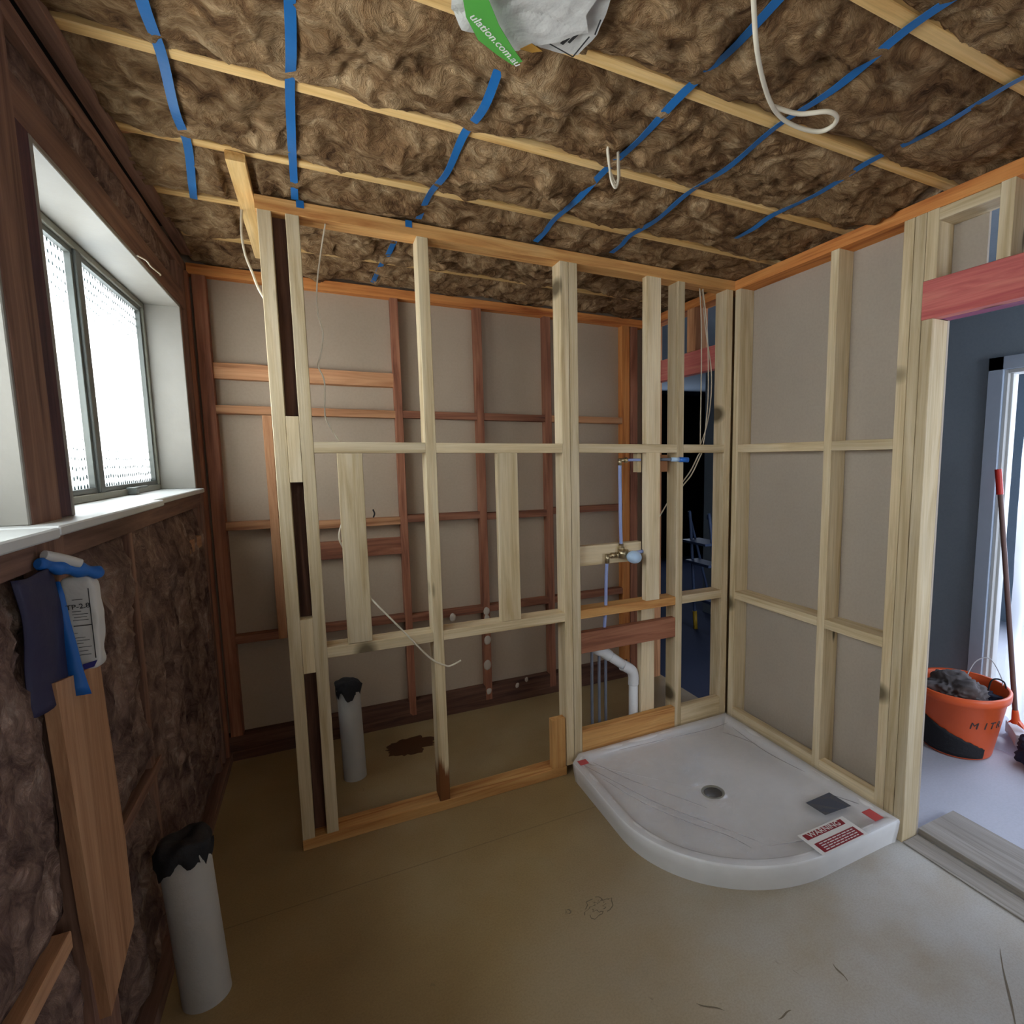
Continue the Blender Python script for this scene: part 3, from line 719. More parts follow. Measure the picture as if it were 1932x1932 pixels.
# ------------------------------------------------------------ shower tray
def tray():
    t = empty('shower_tray', (-.48, -.5, 0), 'white quadrant shower tray wrapped in clear film on the floor', 'shower tray')
    xl, xr, yb, yf = -.972, -.012, -.006, -1.035
    out = []
    def add(p): out.append(Vector((p[0], p[1])))
    n = 24
    for k in range(n+1): a = k/n; add((xr, yb+(yf-yb)*a))                       # right side, to the front
    for k in range(1, 15): a = k/14; add((xr+(-.40-xr)*a, yf))                 # short straight front
    R = .572
    for k in range(1, 41):
        a = math.pi/2*k/40; add((-.40-R*math.sin(a), yf+R*.93*(1-math.cos(a))))
    y2 = out[-1].y
    for k in range(1, 15): a = k/14; add((xl, y2+(yb-.06-y2)*a))
    for k in range(1, 5): a = k/4; add((xl+.055*a, yb-.06+.06*a))
    for k in range(1, 25): a = k/25; add((xl+.055+(xr-xl-.055)*a, yb))
    N = len(out)
    nor = []
    for i in range(N):
        d = (out[(i+1) % N]-out[i-1]).normalized(); nv = Vector((d.y, -d.x)); c = Vector((-.48, -.5))
        if nv.dot(c-out[i]) < 0: nv = -nv
        nor.append(nv)
    for _ in range(3): nor = [(nor[i-1]+nor[i]*2+nor[(i+1) % N]).normalized() for i in range(N)]
    dc = Vector((-.495, -.497))
    prof = [(0.012, 0.0), (.004, .05), (0.0, .088), (.003, .096), (.010, .100), (.030, .100), (.040, .097), (.046, .088), (.052, .076), (.062, .071), (.10, .069)]
    bm = bmesh.new(); rings = []
    for (o_, z) in prof: rings.append([bm.verts.new((out[i].x+nor[i].x*o_, out[i].y+nor[i].y*o_, z)) for i in range(N)])
    last = [v.co.copy() for v in rings[-1]]
    for k in range(1, 12):
        s = k/12; ring = []
        for i in range(N):
            d = Vector((last[i].x-dc.x, last[i].y-dc.y)); tgt = dc+d.normalized()*.062
            p = Vector((last[i].x, last[i].y)).lerp(tgt, s)
            ring.append(bm.verts.new((p.x, p.y, .069-.014*s)))
        rings.append(ring)
    for (r, z) in ((.058, .054), (.050, .050), (.043, .050), (.041, .046), (.041, .02)):
        ring = []
        for i in range(N):
            d = Vector((last[i].x-dc.x, last[i].y-dc.y)).normalized(); ring.append(bm.verts.new((dc.x+d.x*r, dc.y+d.y*r, z)))
        rings.append(ring)
    for a in range(len(rings)-1):
        for i in range(N):
            f = bm.faces.new((rings[a][i], rings[a][(i+1) % N], rings[a+1][(i+1) % N], rings[a+1][i])); f.smooth = True
    bmesh.ops.recalc_face_normals(bm, faces=bm.faces)
    me = bpy.data.meshes.new('basin'); bm.to_mesh(me); bm.free()
    link('basin', me, M['tray'], t)
    lathe('waste_hole', [(.0, .018), (.0405, .018), (.0405, .047)], (dc.x, dc.y, 0), M['hole'], t, 'dark round waste hole')
    lathe('waste_rim', [(.041, .047), (.044, .0515), (.050, .0515), (.053, .0495)], (dc.x, dc.y, 0), M['offwhite'], t)
    # wrapping film, loose and wrinkled over the basin
    vs = []; fs = []; K = 16
    for k in range(K+1):
        s = k/K
        for i in range(N):
            p = Vector((out[i].x+nor[i].x*(-.003), out[i].y+nor[i].y*(-.003))).lerp(dc, s)
            z = .104-.020*min(1, s*4)
            z += .006*(1-2.4*abs(noise.noise(Vector((p.x*7+p.y*9, p.y*6-p.x*2, 2)))))*min(1, s*6)+.002*noise.noise(Vector((p.x*30, p.y*10, 2)))*min(1, s*8)
            vs.append((p.x, p.y, max(z, .073 if s < .95 else .06)))
    for k in range(K):
        for i in range(N):
            a = k*N+i; b = k*N+(i+1) % N; fs.append((a, b, b+N, a+N))
    o = link('wrapping_film', mesh('wrapping_film', vs, fs), M['film'], t, 'clear wrinkled plastic wrap', smooth=True)
    creases = [[(-.93, -.10), (-.86, -.30), (-.78, -.50), (-.66, -.72), (-.58, -.86)], [(-.88, -.10), (-.80, -.30), (-.70, -.48), (-.62, -.62)],
        [(-.90, -.24), (-.84, -.46), (-.74, -.66), (-.66, -.78), (-.62, -.88)], [(-.72, -.06), (-.45, -.08), (-.20, -.10), (-.07, -.09)],
        [(-.08, -.14), (-.10, -.40), (-.07, -.62)], [(-.16, -.16), (-.12, -.24), (-.09, -.34)], [(-.10, -.80), (-.05, -.90), (-.03, -.97)], [(-.56, -.90), (-.45, -.93), (-.36, -.96)]]
    for c_ in creases:
        tube('film_crease', [(x+.008*noise.noise(Vector((x*20, y*20, 1))), y, .088) for x, y in c_], lambda t: .0024*math.sin(math.pi*min(1, max(.02, t)))**.5+.0003, M['crease'], o, seg=6, flat=.5)
    # stickers
    def quad(name, pts, z, mat, par, lab=None, th=.0008):
        return prism(name, pts, z, z+th, mat, par, lab)
    zt = .112
    lb = quad('warning_label', [(-.446, -.925), (-.205, -.925), (-.205, -1.040), (-.446, -1.040)], zt-.006, M['label'], t, 'white label with maroon warning bands')
    quad('print_band', [(-.432, -.934), (-.228, -.934), (-.232, -.962), (-.432, -.962)], zt-.0049, M['red'], lb)
    quad('print_band', [(-.428, -.986), (-.222, -.986), (-.222, -1.034), (-.428, -1.034)], zt-.0049, M['red'], lb)
    text('lettering', 'WARNING', frame_m((-.331, -.948, zt-.0035), (1, 0, 0), (0, 1, 0)), .034, M['label'], lb)
    bm = bmesh.new()
    for r_ in range(4):
        y = -.993-.0105*r_; x = -.412
        while x < -.240:
            l = random.uniform(.008, .024); box_bm(bm, (x, y, zt-.0037), (min(x+l, -.236), y-.0042, zt-.0033)); x += l+.005
    me = bpy.data.meshes.new('fine_print'); bm.to_mesh(me); bm.free(); link('fine_print', me, M['label'], lb)
    quad('grey_label', [(-.243, -.780), (-.100, -.776), (-.096, -.880), (-.236, -.872)], .088, M['greylabel'], t, 'dark grey square label')
    quad('red_sticker', [(-.958, -.085), (-.915, -.085), (-.915, -.125), (-.958, -.125)], .106, M['redtape'], t, 'red sticker')
    quad('red_sticker', [(-.118, -.944), (-.070, -.944), (-.070, -1.006), (-.118, -1.006)], .106, M['redtape'], t, 'red sticker')
tray()

# ------------------------------------------------------------ pipes and fittings
ys_ = .022
wp = empty('water_pipe_set', (-.66, .03, .7), 'lilac water pipes rising through the partition to a mixer valve with pale blue cover', 'plumbing')
tube('riser_pipe', [(-.742, .03, .78), (-.741, .03, .85), (-.738, .03, .95), (-.733, .03, 1.025)], .0085, M['lilac'], wp, 'lilac pipe')
tube('riser_pipe', [(-.752, .035, .60), (-.748, .035, .68), (-.744, .032, .75)], .0085, M['lilac'], wp, 'lilac pipe')
tube('riser_pipe', [(-.655, .03, 1.075), (-.660, .028, 1.20), (-.662, .028, 1.40), (-.663, .028, 1.488)], .0085, M['lilac'], wp, 'lilac pipe')
tube('outlet_pipe', [(-.655, .03, 1.494), (-.60, .032, 1.496), (-.545, .034, 1.496)], .007, M['lilac'], wp)
tube('outlet_pipe', [(-.60, .03, 1.036), (-.53, .034, 1.042)], .009, M['lilac'], wp)
def fitting(P, r, lab=None): tube('fitting', P, r, M['brass'], wp, lab, smooth=False, seg=12)
fitting([(-.663, .028, 1.470), (-.663, .028, 1.502)], .010)
fitting([(-.668, .028, 1.495), (-.628, .030, 1.495)], .0095)
fitting([(-.635, .030, 1.495), (-.622, .030, 1.495)], .013)
fitting([(-.655, .03, 1.035), (-.655, .03, 1.090)], .012)
fitting([(-.655, .03, 1.060), (-.655, .03, 1.073)], .016)
fitting([(-.733, .03, 1.000), (-.733, .03, 1.046)], .011)
fitting([(-.738, .03, 1.036), (-.67, .03, 1.036)], .0095)
fitting([(-.712, .03, 1.036), (-.695, .03, 1.036)], .014)
fitting([(-.685, .03, 1.036), (-.672, .03, 1.036)], .014)
lathe('valve_body', [(0, -.02), (.024, -.02), (.026, .02), (0, .022)], (-.645, .03, 1.04), M['brass'], wp, seg=20)
def egg(v):
    pass
bm = bmesh.new(); bmesh.ops.create_uvsphere(bm, u_segments=24, v_segments=14, radius=1, matrix=Matrix.Translation((-.612, -.022, 1.028)) @ Matrix.Rotation(.15, 4, 'Y') @ Matrix.Diagonal((.039, .036, .031, 1)))
for v in bm.verts:
    if v.co.x > -.585: v.co.x = -.585+(v.co.x+.585)*.45
me = bpy.data.meshes.new('valve_cover'); bm.to_mesh(me); bm.free(); link('valve_cover', me, M['capblue'], wp, 'pale blue plastic cover', smooth=True)
pc = empty('pipe_cap', (-.35, -.02, 1.496), 'bright blue pipe plug sticking out between the studs near the upper noggin', 'pipe cap')
tube('plug', [(-.345, -.012, 1.496), (-.298, -.022, 1.494)], .0125, M['blue'], pc, smooth=False, seg=18)
tube('tape', [(-.385, .0, 1.497), (-.342, -.011, 1.496)], .0105, M['capblue'], pc, smooth=False, seg=18)
tube('pipe', [(-.44, .03, 1.497), (-.383, .002, 1.497)], .008, M['thinpipe'], pc, smooth=False, seg=12)
lathe('bore', [(0, 0), (.009, 0)], (0, 0, 0), M['navyprint'], pc, seg=16, fn=lambda v: setattr(v, 'co', Vector((-.2973, -.0222, 1.494))+Vector((0.1*v.co.x, v.co.x, v.co.y))))

wpp = empty('waste_pipe', (-.56, .05, .15), 'white bent waste pipe dropping from behind the lower reddish board', 'waste pipe')
tube('pipe', [(-.560, .075, .02), (-.560, .075, .18), (-.560, .075, .385)], .024, M['pvc'], wpp, smooth=False, seg=20)
tube('elbow', [(-.560, .075, .34), (-.560, .075, .385), (-.570, .075, .415), (-.60, .075, .440), (-.625, .075, .455)], .0275, M['pvc'], wpp, seg=20)
tube('pipe', [(-.600, .075, .440), (-.72, .075, .532)], .024, M['pvc'], wpp, smooth=False, seg=20)
tube('elbow', [(-.700, .075, .516), (-.735, .075, .545), (-.765, .078, .560), (-.775, .10, .565)], .0275, M['pvc'], wpp, seg=20)
for i, (x, y, lab) in enumerate(((-.80, .07, 'leftmost thin grey water pipe rising from the floor plate behind the partition'), (-.757, .075, 'middle thin grey water pipe behind the white waste pipe bend'), (-.715, .085, 'third thin grey water pipe, right beside the white waste pipe bend'), (-.475, .11, 'thin grey water pipe standing alone right of the white waste pipe'))):
    o = tube('water_pipe', [(x, y, .0), (x-.002, y, .3), (x, y, .60 if i < 3 else .74)], .0075, M['thinpipe'])
    tag(o, lab, 'pipe', 'thin grey pipes behind the partition')

# grey fibre pipes with black rags
def rag_pipe(c, r, h, lab, tilt):
    t = empty('floor_pipe', c, lab, 'pipe')
    lathe('pipe', [(r, 0), (r*.995, h*.5), (r, h), (r*.9, h), (r*.9, h-.06)], c, M['greypipe'], t, seg=40, fn=lambda v: setattr(v, 'co', v.co+Vector((tilt[0]*v.co.z, tilt[1]*v.co.z, 0))))
    def crumple(v):
        d = v.co-Vector((c[0]+tilt[0]*h, c[1]+tilt[1]*h, h))
        k = noise.noise(v.co*28); v.co += Vector((d.x*.25*k, d.y*.25*k, .02*noise.noise(v.co*22)))
        if v.co.z < h-.012: v.co.z += .045*noise.noise(Vector((v.co.x*40, v.co.y*40, 3)))
    cc = (c[0]+tilt[0]*h, c[1]+tilt[1]*h, 0)
    lathe('rag', [(r*1.04, h-.05), (r*1.07, h-.03), (r*1.10, h-.008), (r*1.06, h+.010), (r*.9, h+.020), (r*.6, h+.022), (r*.25, h+.016), (0.001, h+.01)], cc, M['black'], t, 'black plastic stuffed over the end', seg=48, fn=crumple)
    return t
rag_pipe((-2.315, -.52, 0), .058, .47, 'tall grey pipe capped with black plastic, standing in the near left corner of the floor', (-.045, 0))
rag_pipe((-1.875, .46, 0), .050, .46, 'grey pipe capped with black plastic, standing behind the partition', (-.02, 0))

# ------------------------------------------------------------ cables
def cable(P, lab, r=.0032, mat='cable', name='cable', group=None, n=8):
    o = tube(name, P, r, M[mat], n=n); tag(o, lab, 'cable', group); return o
cable([(-2.140, .17, 2.41), (-2.146, .16, 2.32), (-2.138, .14, 2.24), (-2.118, .11, 2.17), (-2.10, .093, 2.11), (-2.06, .10, 2.03)], 'white cable hanging beside the left end of the partition', .0042)
cable([(-1.876, .03, 2.351), (-1.896, .05, 2.255), (-1.915, .07, 2.141), (-1.917, .07, 2.046), (-1.905, .07, 1.972), (-1.917, .07, 1.894), (-1.928, .07, 1.854), (-1.910, .07, 1.797), (-1.915, .07, 1.68), (-1.905, .07, 1.64), (-1.871, .06, 1.575)], 'thin wavy cable hanging from the partition plate to the upper noggin', .0026)
cable([(-1.86, .05, 1.32), (-1.879, .02, 1.269), (-1.892, .02, 1.229), (-1.892, .02, 1.199), (-1.883, .03, 1.173), (-1.84, .055, 1.05), (-1.80, .06, .97), (-1.78, .0, .945), (-1.686, -.02, .825), (-1.588, -.025, .698), (-1.53, -.025, .655), (-1.504, -.02, .646), (-1.46, -.02, .661)], 'white cable poking out over the lower noggin with a free end', .0036)
g = 'hanging cables near the far opening'
cable([(-.190, .045, 2.351), (-.178, .045, 2.20), (-.173, .045, 1.946), (-.174, .045, 1.572)], 'straight white cable hanging left of its two neighbours in the far bay', .003, group=g)
cable([(-.170, .045, 2.351), (-.140, .045, 2.16), (-.128, .045, 1.951), (-.128, .045, 1.80), (-.14, .045, 1.66), (-.153, .045, 1.573)], 'middle of the three white cables in the far bay', .003, group=g)
cable([(-.165, .06, 2.351), (-.137, .06, 2.16), (-.097, .06, 1.951), (-.100, .06, 1.78), (-.125, .06, 1.66), (-.160, .06, 1.573)], 'white cable bowing furthest right in the far bay', .003, group=g)
cable([(-.17, .05, 1.528), (-.183, .05, 1.514), (-.22, .06, 1.44), (-.266, .07, 1.379), (-.32, .095, 1.30), (-.39, .10, 1.20), (-.44, .10, 1.15)], 'white cable pair slanting down below the blue plug', .0035)
cable([(-.155, .055, 1.528), (-.175, .05, 1.50), (-.21, .065, 1.42), (-.255, .075, 1.365), (-.31, .10, 1.29)], 'second white cable slanting beside the first below the noggin', .0033)
# long looped cord
cable([(-1.246, -1.475, 2.45), (-1.226, -1.455, 2.38), (-1.172, -1.401, 2.34), (-1.105, -1.342, 2.31), (-1.007, -1.271, 2.30), (-.93, -1.232, 2.30), (-.86, -1.222, 2.30), (-.804, -1.232, 2.30), (-.792, -1.262, 2.30), (-.812, -1.292, 2.30), (-.850, -1.296, 2.30), (-.90, -1.258, 2.302), (-.97, -1.246, 2.306)],
      'thick white cord hanging from the ceiling and doubling back in a loop', .0052, name='cord')
pts = []
for k in range(3):
    h0 = 2.298+.012*k; xa = -1.137+.004*k; xb_ = -1.113+.006*k; yk = -.765+.007*k
    pts += [(xa-.008, yk, 2.415), (xa-.003, yk, 2.36), (xa+.003, yk, h0+.02), ((xa+xb_)/2+.004, yk, h0), (xb_+.004, yk+.003, h0+.02), (xb_+.004, yk+.003, 2.36), (xb_, yk+.003, 2.415)]
cable(pts, 'small bundle of thin white cable coiled and hanging from the ceiling wool', .0034, name='cable_bundle')
cable([(-2.43, .06, 2.165), (-2.42, .12, 2.17), (-2.425, .20, 2.175), (-2.42, .30, 2.18), (-2.43, .36, 2.19)], 'short white thread lying along the window head timber', .0025, name='thread')
cable([(-1.70, .882, 1.24), (-1.695, .87, 1.22), (-1.70, .882, 1.20)], 'bit of black wire hooked on the back wall noggin', .004, 'black', name='wire')

# ------------------------------------------------------------ paper bag at the ceiling
def crumple_sheet(name, outline, z, mat, parent, seed, amp=.02, sag=None, th=.001, cut=3):
    bm = bmesh.new(); vs = [bm.verts.new((p[0], p[1], z)) for p in outline]; bm.faces.new(vs)
    bmesh.ops.triangulate(bm, faces=bm.faces)
    for _ in range(cut): bmesh.ops.subdivide_edges(bm, edges=[e for e in bm.edges if e.calc_length() > .012], cuts=1, use_grid_fill=False); bmesh.ops.triangulate(bm, faces=bm.faces)
    for v in bm.verts:
        q = v.co*1.0
        r = 1-2*abs(noise.noise(Vector((q.x*11+seed, q.y*11, 0))+Vector((1, 1, 0))*noise.noise(q*6)))
        v.co.z += amp*(r-.6)+amp*.4*noise.noise(Vector((q.x*35, q.y*35, seed)))
        if sag: v.co.z += sag(q)
    me = bpy.data.meshes.new(name); bm.to_mesh(me); bm.free()
    o = link(name, me, mat, parent); md = o.modifiers.new('t', 'SOLIDIFY'); md.thickness = th
    return o
bag = empty('paper_bag', (-1.5, -1.2, 2.36), 'crumpled white paper bag with a green printed band tucked against the ceiling', 'bag')
crumple_sheet('bag_sheet', [(-1.672, -1.12), (-1.668, -1.100), (-1.64, -1.063), (-1.603, -1.060), (-1.565, -1.052), (-1.529, -1.044), (-1.514, -1.050), (-1.490, -1.080), (-1.462, -1.108), (-1.425, -1.142), (-1.400, -1.160), (-1.425, -1.20), (-1.42, -1.30), (-1.43, -1.42), (-1.66, -1.42), (-1.69, -1.25)], 2.375, M['paper'], bag, 2, .007, cut=5)
crumple_sheet('bag_flap', [(-1.500, -1.068), (-1.470, -1.060), (-1.419, -1.060), (-1.384, -1.074), (-1.374, -1.149), (-1.380, -1.20), (-1.395, -1.26), (-1.41, -1.40), (-1.56, -1.40), (-1.52, -1.15)], 2.392, M['paper'], bag, 9, .004, cut=4)
prism('green_band', [(-1.648, -1.132), (-1.612, -1.085), (-1.565, -1.062), (-1.527, -1.048), (-1.512, -1.068), (-1.545, -1.098), (-1.585, -1.140), (-1.62, -1.19), (-1.69, -1.24)], 2.345, 2.3458, M['green'], bag, 'green printed band')
text('lettering', 'ulation.com.au', frame_m((-1.577, -1.098, 2.3445), (.62, .44, 0), (.44, -.62, 0)), .026, M['label'], bag, 'white printed web address')
prism('ochre_patch', [(-1.515, -1.062), (-1.488, -1.064), (-1.470, -1.078), (-1.498, -1.088)], 2.372, 2.373, M['ochre'], bag)
def line_xy(a, b, wd, z):
    a = Vector(a); b = Vector(b); d = (b-a).normalized(); s = Vector((-d.y, d.x))*wd/2
    return [(a-s)[:], (b-s)[:], (b+s)[:], (a+s)[:]], z
bm = bmesh.new()
for (a, b, wd) in (((-1.478, -1.098), (-1.400, -1.082), .003), ((-1.400, -1.082), (-1.393, -1.150), .003), ((-1.425, -1.115), (-1.418, -1.145), .006), ((-1.437, -1.105), (-1.431, -1.128), .008), ((-1.385, -1.16), (-1.392, -1.20), .003)):
    a = Vector(a); b = Vector(b); d = (b-a).normalized(); s = Vector((-d.y, d.x))*wd/2
    lo = [bm.verts.new((p.x, p.y, 2.3795)) for p in (a-s, b-s, b+s, a+s)]; hi = [bm.verts.new((p.x, p.y, 2.380)) for p in (a-s, b-s, b+s, a+s)]
    bm.faces.new(lo[::-1]); bm.faces.new(hi)
    for i in range(4): bm.faces.new((lo[i], lo[(i+1) % 4], hi[(i+1) % 4], hi[i]))
me = bpy.data.meshes.new('printed_diamond'); bm.to_mesh(me); bm.free(); link('printed_diamond', me, M['ink'], bag, 'black printed lines')

# ------------------------------------------------------------ plaster bag on the window wall
b2 = empty('plaster_bag', (-2.39, -.80, 1.08), 'white and blue printed bag hanging on the window wall under the sill', 'bag')
def pillow(name, lo, hi, mat, par, seed, n=22, amp=.004, lab=None):
    """soft filled bag: superellipsoid-ish box with creases"""
    bm = bmesh.new(); bmesh.ops.create_cube(bm, size=2); bmesh.ops.subdivide_edges(bm, edges=bm.edges, cuts=n, use_grid_fill=True)
    c = (Vector(lo)+Vector(hi))/2; h = (Vector(hi)-Vector(lo))/2
    for v in bm.verts:
        q = v.co; m = (abs(q.x)**5+abs(q.y)**5+abs(q.z)**7)**(1/5.5); q = q/m
        wv = 1+.05*math.sin(q.z*5+1)
        p = Vector((c.x+h.x*q.x*wv, c.y+h.y*q.y, c.z+h.z*q.z))
        v.co = p+Vector((1, 1, .3))*amp*noise.noise(Vector((p.x*30, p.y*30, p.z*22+seed)))
    me = bpy.data.meshes.new(name); bm.to_mesh(me); bm.free(); return link(name, me, mat, par, lab, smooth=True)
pillow('bag_body', (-2.428, -.832, 1.078), (-2.368, -.790, 1.272), M['paper'], b2, 2)
FY = -.8385
tube('rolled_top', [(-2.425, -.90, 1.315), (-2.41, -.86, 1.300), (-2.385, -.825, 1.285), (-2.362, -.80, 1.272)], lambda t: .007+.004*math.sin(t*3)+.002*math.sin(t*23), M['blueprint'], b2, 'blue rolled top', flat=1.3)
tube('rolled_top', [(-2.420, -.885, 1.328), (-2.402, -.855, 1.314), (-2.385, -.835, 1.300)], .008, M['paper'], b2, flat=1.2)
def strip(name, rows, mat, lab):
    vs = []; fs = []
    for k, (z, xa, xb_, y) in enumerate(rows):
        vs += [(xa, y, z), (xb_, y, z)]
        if k: a = 2*k; fs.append((a-2, a-1, a+1, a))
    o = link(name, mesh(name, vs, fs), mat, b2, lab, smooth=True); o.modifiers.new('t', 'SOLIDIFY').thickness = .001
strip('blue_strip', [(1.268, -2.424, -2.417, FY), (1.24, -2.430, -2.412, FY-.001), (1.19, -2.430, -2.408, FY-.002), (1.14, -2.424, -2.402, FY-.003), (1.09, -2.424, -2.397, FY-.004), (1.05, -2.427, -2.391, FY-.004), (1.032, -2.429, -2.388, FY-.003)], M['blueprint'], 'bright blue side strip')
strip('bag_gusset', [(1.21, -2.436, -2.430, FY+.002), (1.17, -2.436, -2.427, FY), (1.14, -2.432, -2.421, FY), (1.10, -2.434, -2.422, FY), (1.04, -2.434, -2.426, FY)], M['paper'], 'white gusset')
prism('print_band', [(-2.398, 1.094), (-2.374, 1.100), (-2.380, 1.087), (-2.396, 1.083)], FY-.0008, FY, M['navyprint'], b2, 'navy printed corner', plane='y')
text('lettering', 'TP-2.8', frame_m((-2.394, FY-.0022, 1.214), (1, 0, .06), (-.06, 0, 1)), .0140, M['ink'], b2, 'black printed code')
bm = bmesh.new()
def bar(x0, x1, z, h=.0010, t_=.0): box_bm(bm, (x0, FY-.0021, z), (x1, FY-.0016, z+h))
bar(-2.404, -2.376, 1.174, .0018)
for (z, a, b) in ((1.228, -2.398, -2.378), (1.204, -2.400, -2.382), (1.198, -2.400, -2.372), (1.192, -2.398, -2.374), (1.186, -2.400, -2.372), (1.160, -2.400, -2.391), (1.150, -2.400, -2.380), (1.144, -2.398, -2.374), (1.138, -2.398, -2.384), (1.130, -2.396, -2.372), (1.122, -2.396, -2.378), (1.114, -2.396, -2.374)): bar(a-.004, b-.008, z)
box_bm(bm, (-2.3765, FY-.0021, 1.105), (-2.3750, FY-.0016, 1.25))
me = bpy.data.meshes.new('fine_print'); bm.to_mesh(me); bm.free(); link('fine_print', me, M['ink'], b2, 'ruled panels of fine print')
vs = []; fs = []
for j in range(25):
    for i in range(13):
        u, v = i/12, j/24; y = -.99+.165*u+.02*(1-v); z = 1.045+.255*v
        vs.append((-2.430+.016*math.sin(u*3.1)+.010*noise.noise(Vector((y*20, z*7, 8))), y+.008*noise.noise(Vector((z*9, 1, 1))), z+.012*noise.noise(Vector((y*14, 5, 1)))))
        if i and j: a = j*13+i; fs.append((a-14, a-13, a, a-1))
o = link('bag_shade_sheet', mesh('bag_shade_sheet', vs, fs), M['bagshade'], None, smooth=True); o.modifiers.new('t', 'SOLIDIFY').thickness = .002  # dark sheet put in for the bag's side that lies in shadow
tag(o, 'dark blue sheet standing for the shaded side of the printed bag, left of it', 'plastic sheet')

# ------------------------------------------------------------ floor marks
def blot(name, cx, cy, rx, ry, mat, seed, lab, cat, amp=.45, z=.0006):
    pts = []
    for k in range(48):
        a = 2*math.pi*k/48; q = 1+amp*noise.noise(Vector((math.cos(a)*1.8+seed, math.sin(a)*1.8, 0)))+amp*.6*noise.noise(Vector((math.cos(a)*6+seed, math.sin(a)*6, 1)))
        pts.append((cx+rx*q*math.cos(a), cy+ry*q*math.sin(a)))
    o = prism(name, pts, 0.0, z, mat); tag(o, lab, cat)
blot('spill_stain', -1.61, .63, .13, .095, M['stain'], 3.3, 'dark brown stain on the floor behind the partition', 'stain')
def scribble(name, cx, cy, r, seed, turns, lab, wd=.0035, asp=.8):
    vs = []; fs = []; n = int(turns*26)
    for k in range(n+1):
        a = k*2*math.pi/26; q = r*(.55+.9*abs(noise.noise(Vector((k*.33, seed, 0))))+.35*math.sin(k*.37+seed))
        p = Vector((cx+q*math.cos(a), cy+q*asp*math.sin(a), .0009)); d = Vector((math.cos(a), math.sin(a), 0))*wd/2
        vs += [p-d, p+d]
        if k and noise.noise(Vector((k*.5, seed, 4))) > -.15: b = 2*k; fs.append((b-2, b-1, b+1, b))
    o = link(name, mesh(name, vs, fs), M['mark']); tag(o, lab, 'floor mark')
scribble('pencil_mark', -1.192, -.763, .052, 2, 2.2, 'round scribbled pencil mark on the floor in front of the tray')
scribble('pencil_mark', -1.294, -.735, .012, 6, 1.1, 'tiny dark scribble beside the round pencil mark on the floor')
for x, y, l, a, lab in ((-1.076, -1.209, .075, -.9, 'short diagonal scuff on the floor nearest the camera'), (-.911, -1.319, .05, -.2, 'dark blurred scuff on the floor below the tray'), (-.674, -1.304, .06, -1.9, 'curved scuff on the pale floor below the tray corner'), (-.30, -1.56, .30, .55, 'long straight scuff on the floor at the lower right')):
    vs = []; fs = []
    for k in range(9):
        t = k/8-.5; p = Vector((x+l*t*math.cos(a), y+l*t*math.sin(a), .0009)); d = Vector((-math.sin(a), math.cos(a), 0))*(.0022*(1-4*t*t)+.0004)*(1+.6*noise.noise(Vector((k, x, 0))))
        p += Vector((-math.sin(a), math.cos(a), 0))*.006*math.sin(t*4)
        vs += [p-d, p+d]
        if k: b = 2*k; fs.append((b-2, b-1, b+1, b))
    o = link('scuff_mark', mesh('scuff_mark', vs, fs), M['mark']); tag(o, lab, 'floor mark')

# ------------------------------------------------------------ hall: door trim, plastic, bucket, broom
tr = empty('door_2', (1.35, -1.1, 0), kind='structure')
bx('architrave', None, None, M['trim'], tr, boxes=[((1.33, -.60, 0), (1.352, -.525, 2.03)), ((1.33, -1.68, 1.96), (1.352, -.525, 2.03)), ((1.33, -1.68, 0), (1.352, -1.60, 2.03))])
bx('door_jamb', None, None, M['white'], tr, boxes=[((1.345, -.618, 0), (1.45, -.60, 1.96)), ((1.345, -1.60, 1.94), (1.45, -.618, 1.96)), ((1.37, -.632, 0), (1.40, -.617, 1.94))])

vs = []; fs = []; nu, nv = 90, 70
for j in range(nv+1):
    z = 1.955*j/nv+.02; s = j/nv
    for i in range(nu+1):
        u = i/nu; y = -1.58+.93*u
        x = 1.50+.035*math.sin(u*34+2*s+3*noise.noise(Vector((u*3, s*2, 1))))*(1-.35*s)+.03*noise.noise(Vector((u*5, s*4, 3)))+.02*noise.noise(Vector((u*16, s*7, 3)))-.05*(1-s)**3
        vs.append((x, y+.04*math.sin(s*2.5+u*4)*(1-u), z))
for j in range(nv):
    for i in range(nu):
        a = j*(nu+1)+i; fs.append((a, a+1, a+nu+2, a+nu+1))
o = link('plastic_curtain', mesh('plastic_curtain', vs, fs), M['sheet'], None, smooth=True)
tag(o, 'creased translucent plastic dust sheet hanging in the doorway beyond the hall', 'dust sheet')
vs = []; fs = []
for j in range(25):
    for i in range(31):
        u, v = i/30, j/24; x = 1.08+.30*v; y = -1.5+.72*u
        vs.append((x+.02*noise.noise(Vector((u*5, v*2, 1))), y, .006+.035*max(0, noise.noise(Vector((u*7+v*3, v*5-u*2, 5))))+.03*v))
        if i and j: a = j*31+i; fs.append((a-32, a-31, a, a-1))
o = link('plastic_on_floor', mesh('plastic_on_floor', vs, fs), M['sheet'], None, smooth=True)
tag(o, 'crumpled clear plastic sheet lying on the hall floor by the bucket', 'dust sheet')

BC = (.941, -.703, 0)
bk = empty('bucket', BC, 'orange plastic bucket with black tape round its base, full of rags', 'bucket')
rb, rr_, hb = .155, .212, .335
lathe('bucket_body', [(0, .004), (rb, .004), (rb+.002, .01), (rb+(rr_-rb)*.88, hb*.86), (rr_, hb*.87), (rr_+.003, hb*.97), (rr_-.002, hb), (rr_-.008, hb*.99), (rr_-.012, hb*.9), (rb-.004, .02), (0, .02)], BC, M['orangeplastic'], bk, seg=64)
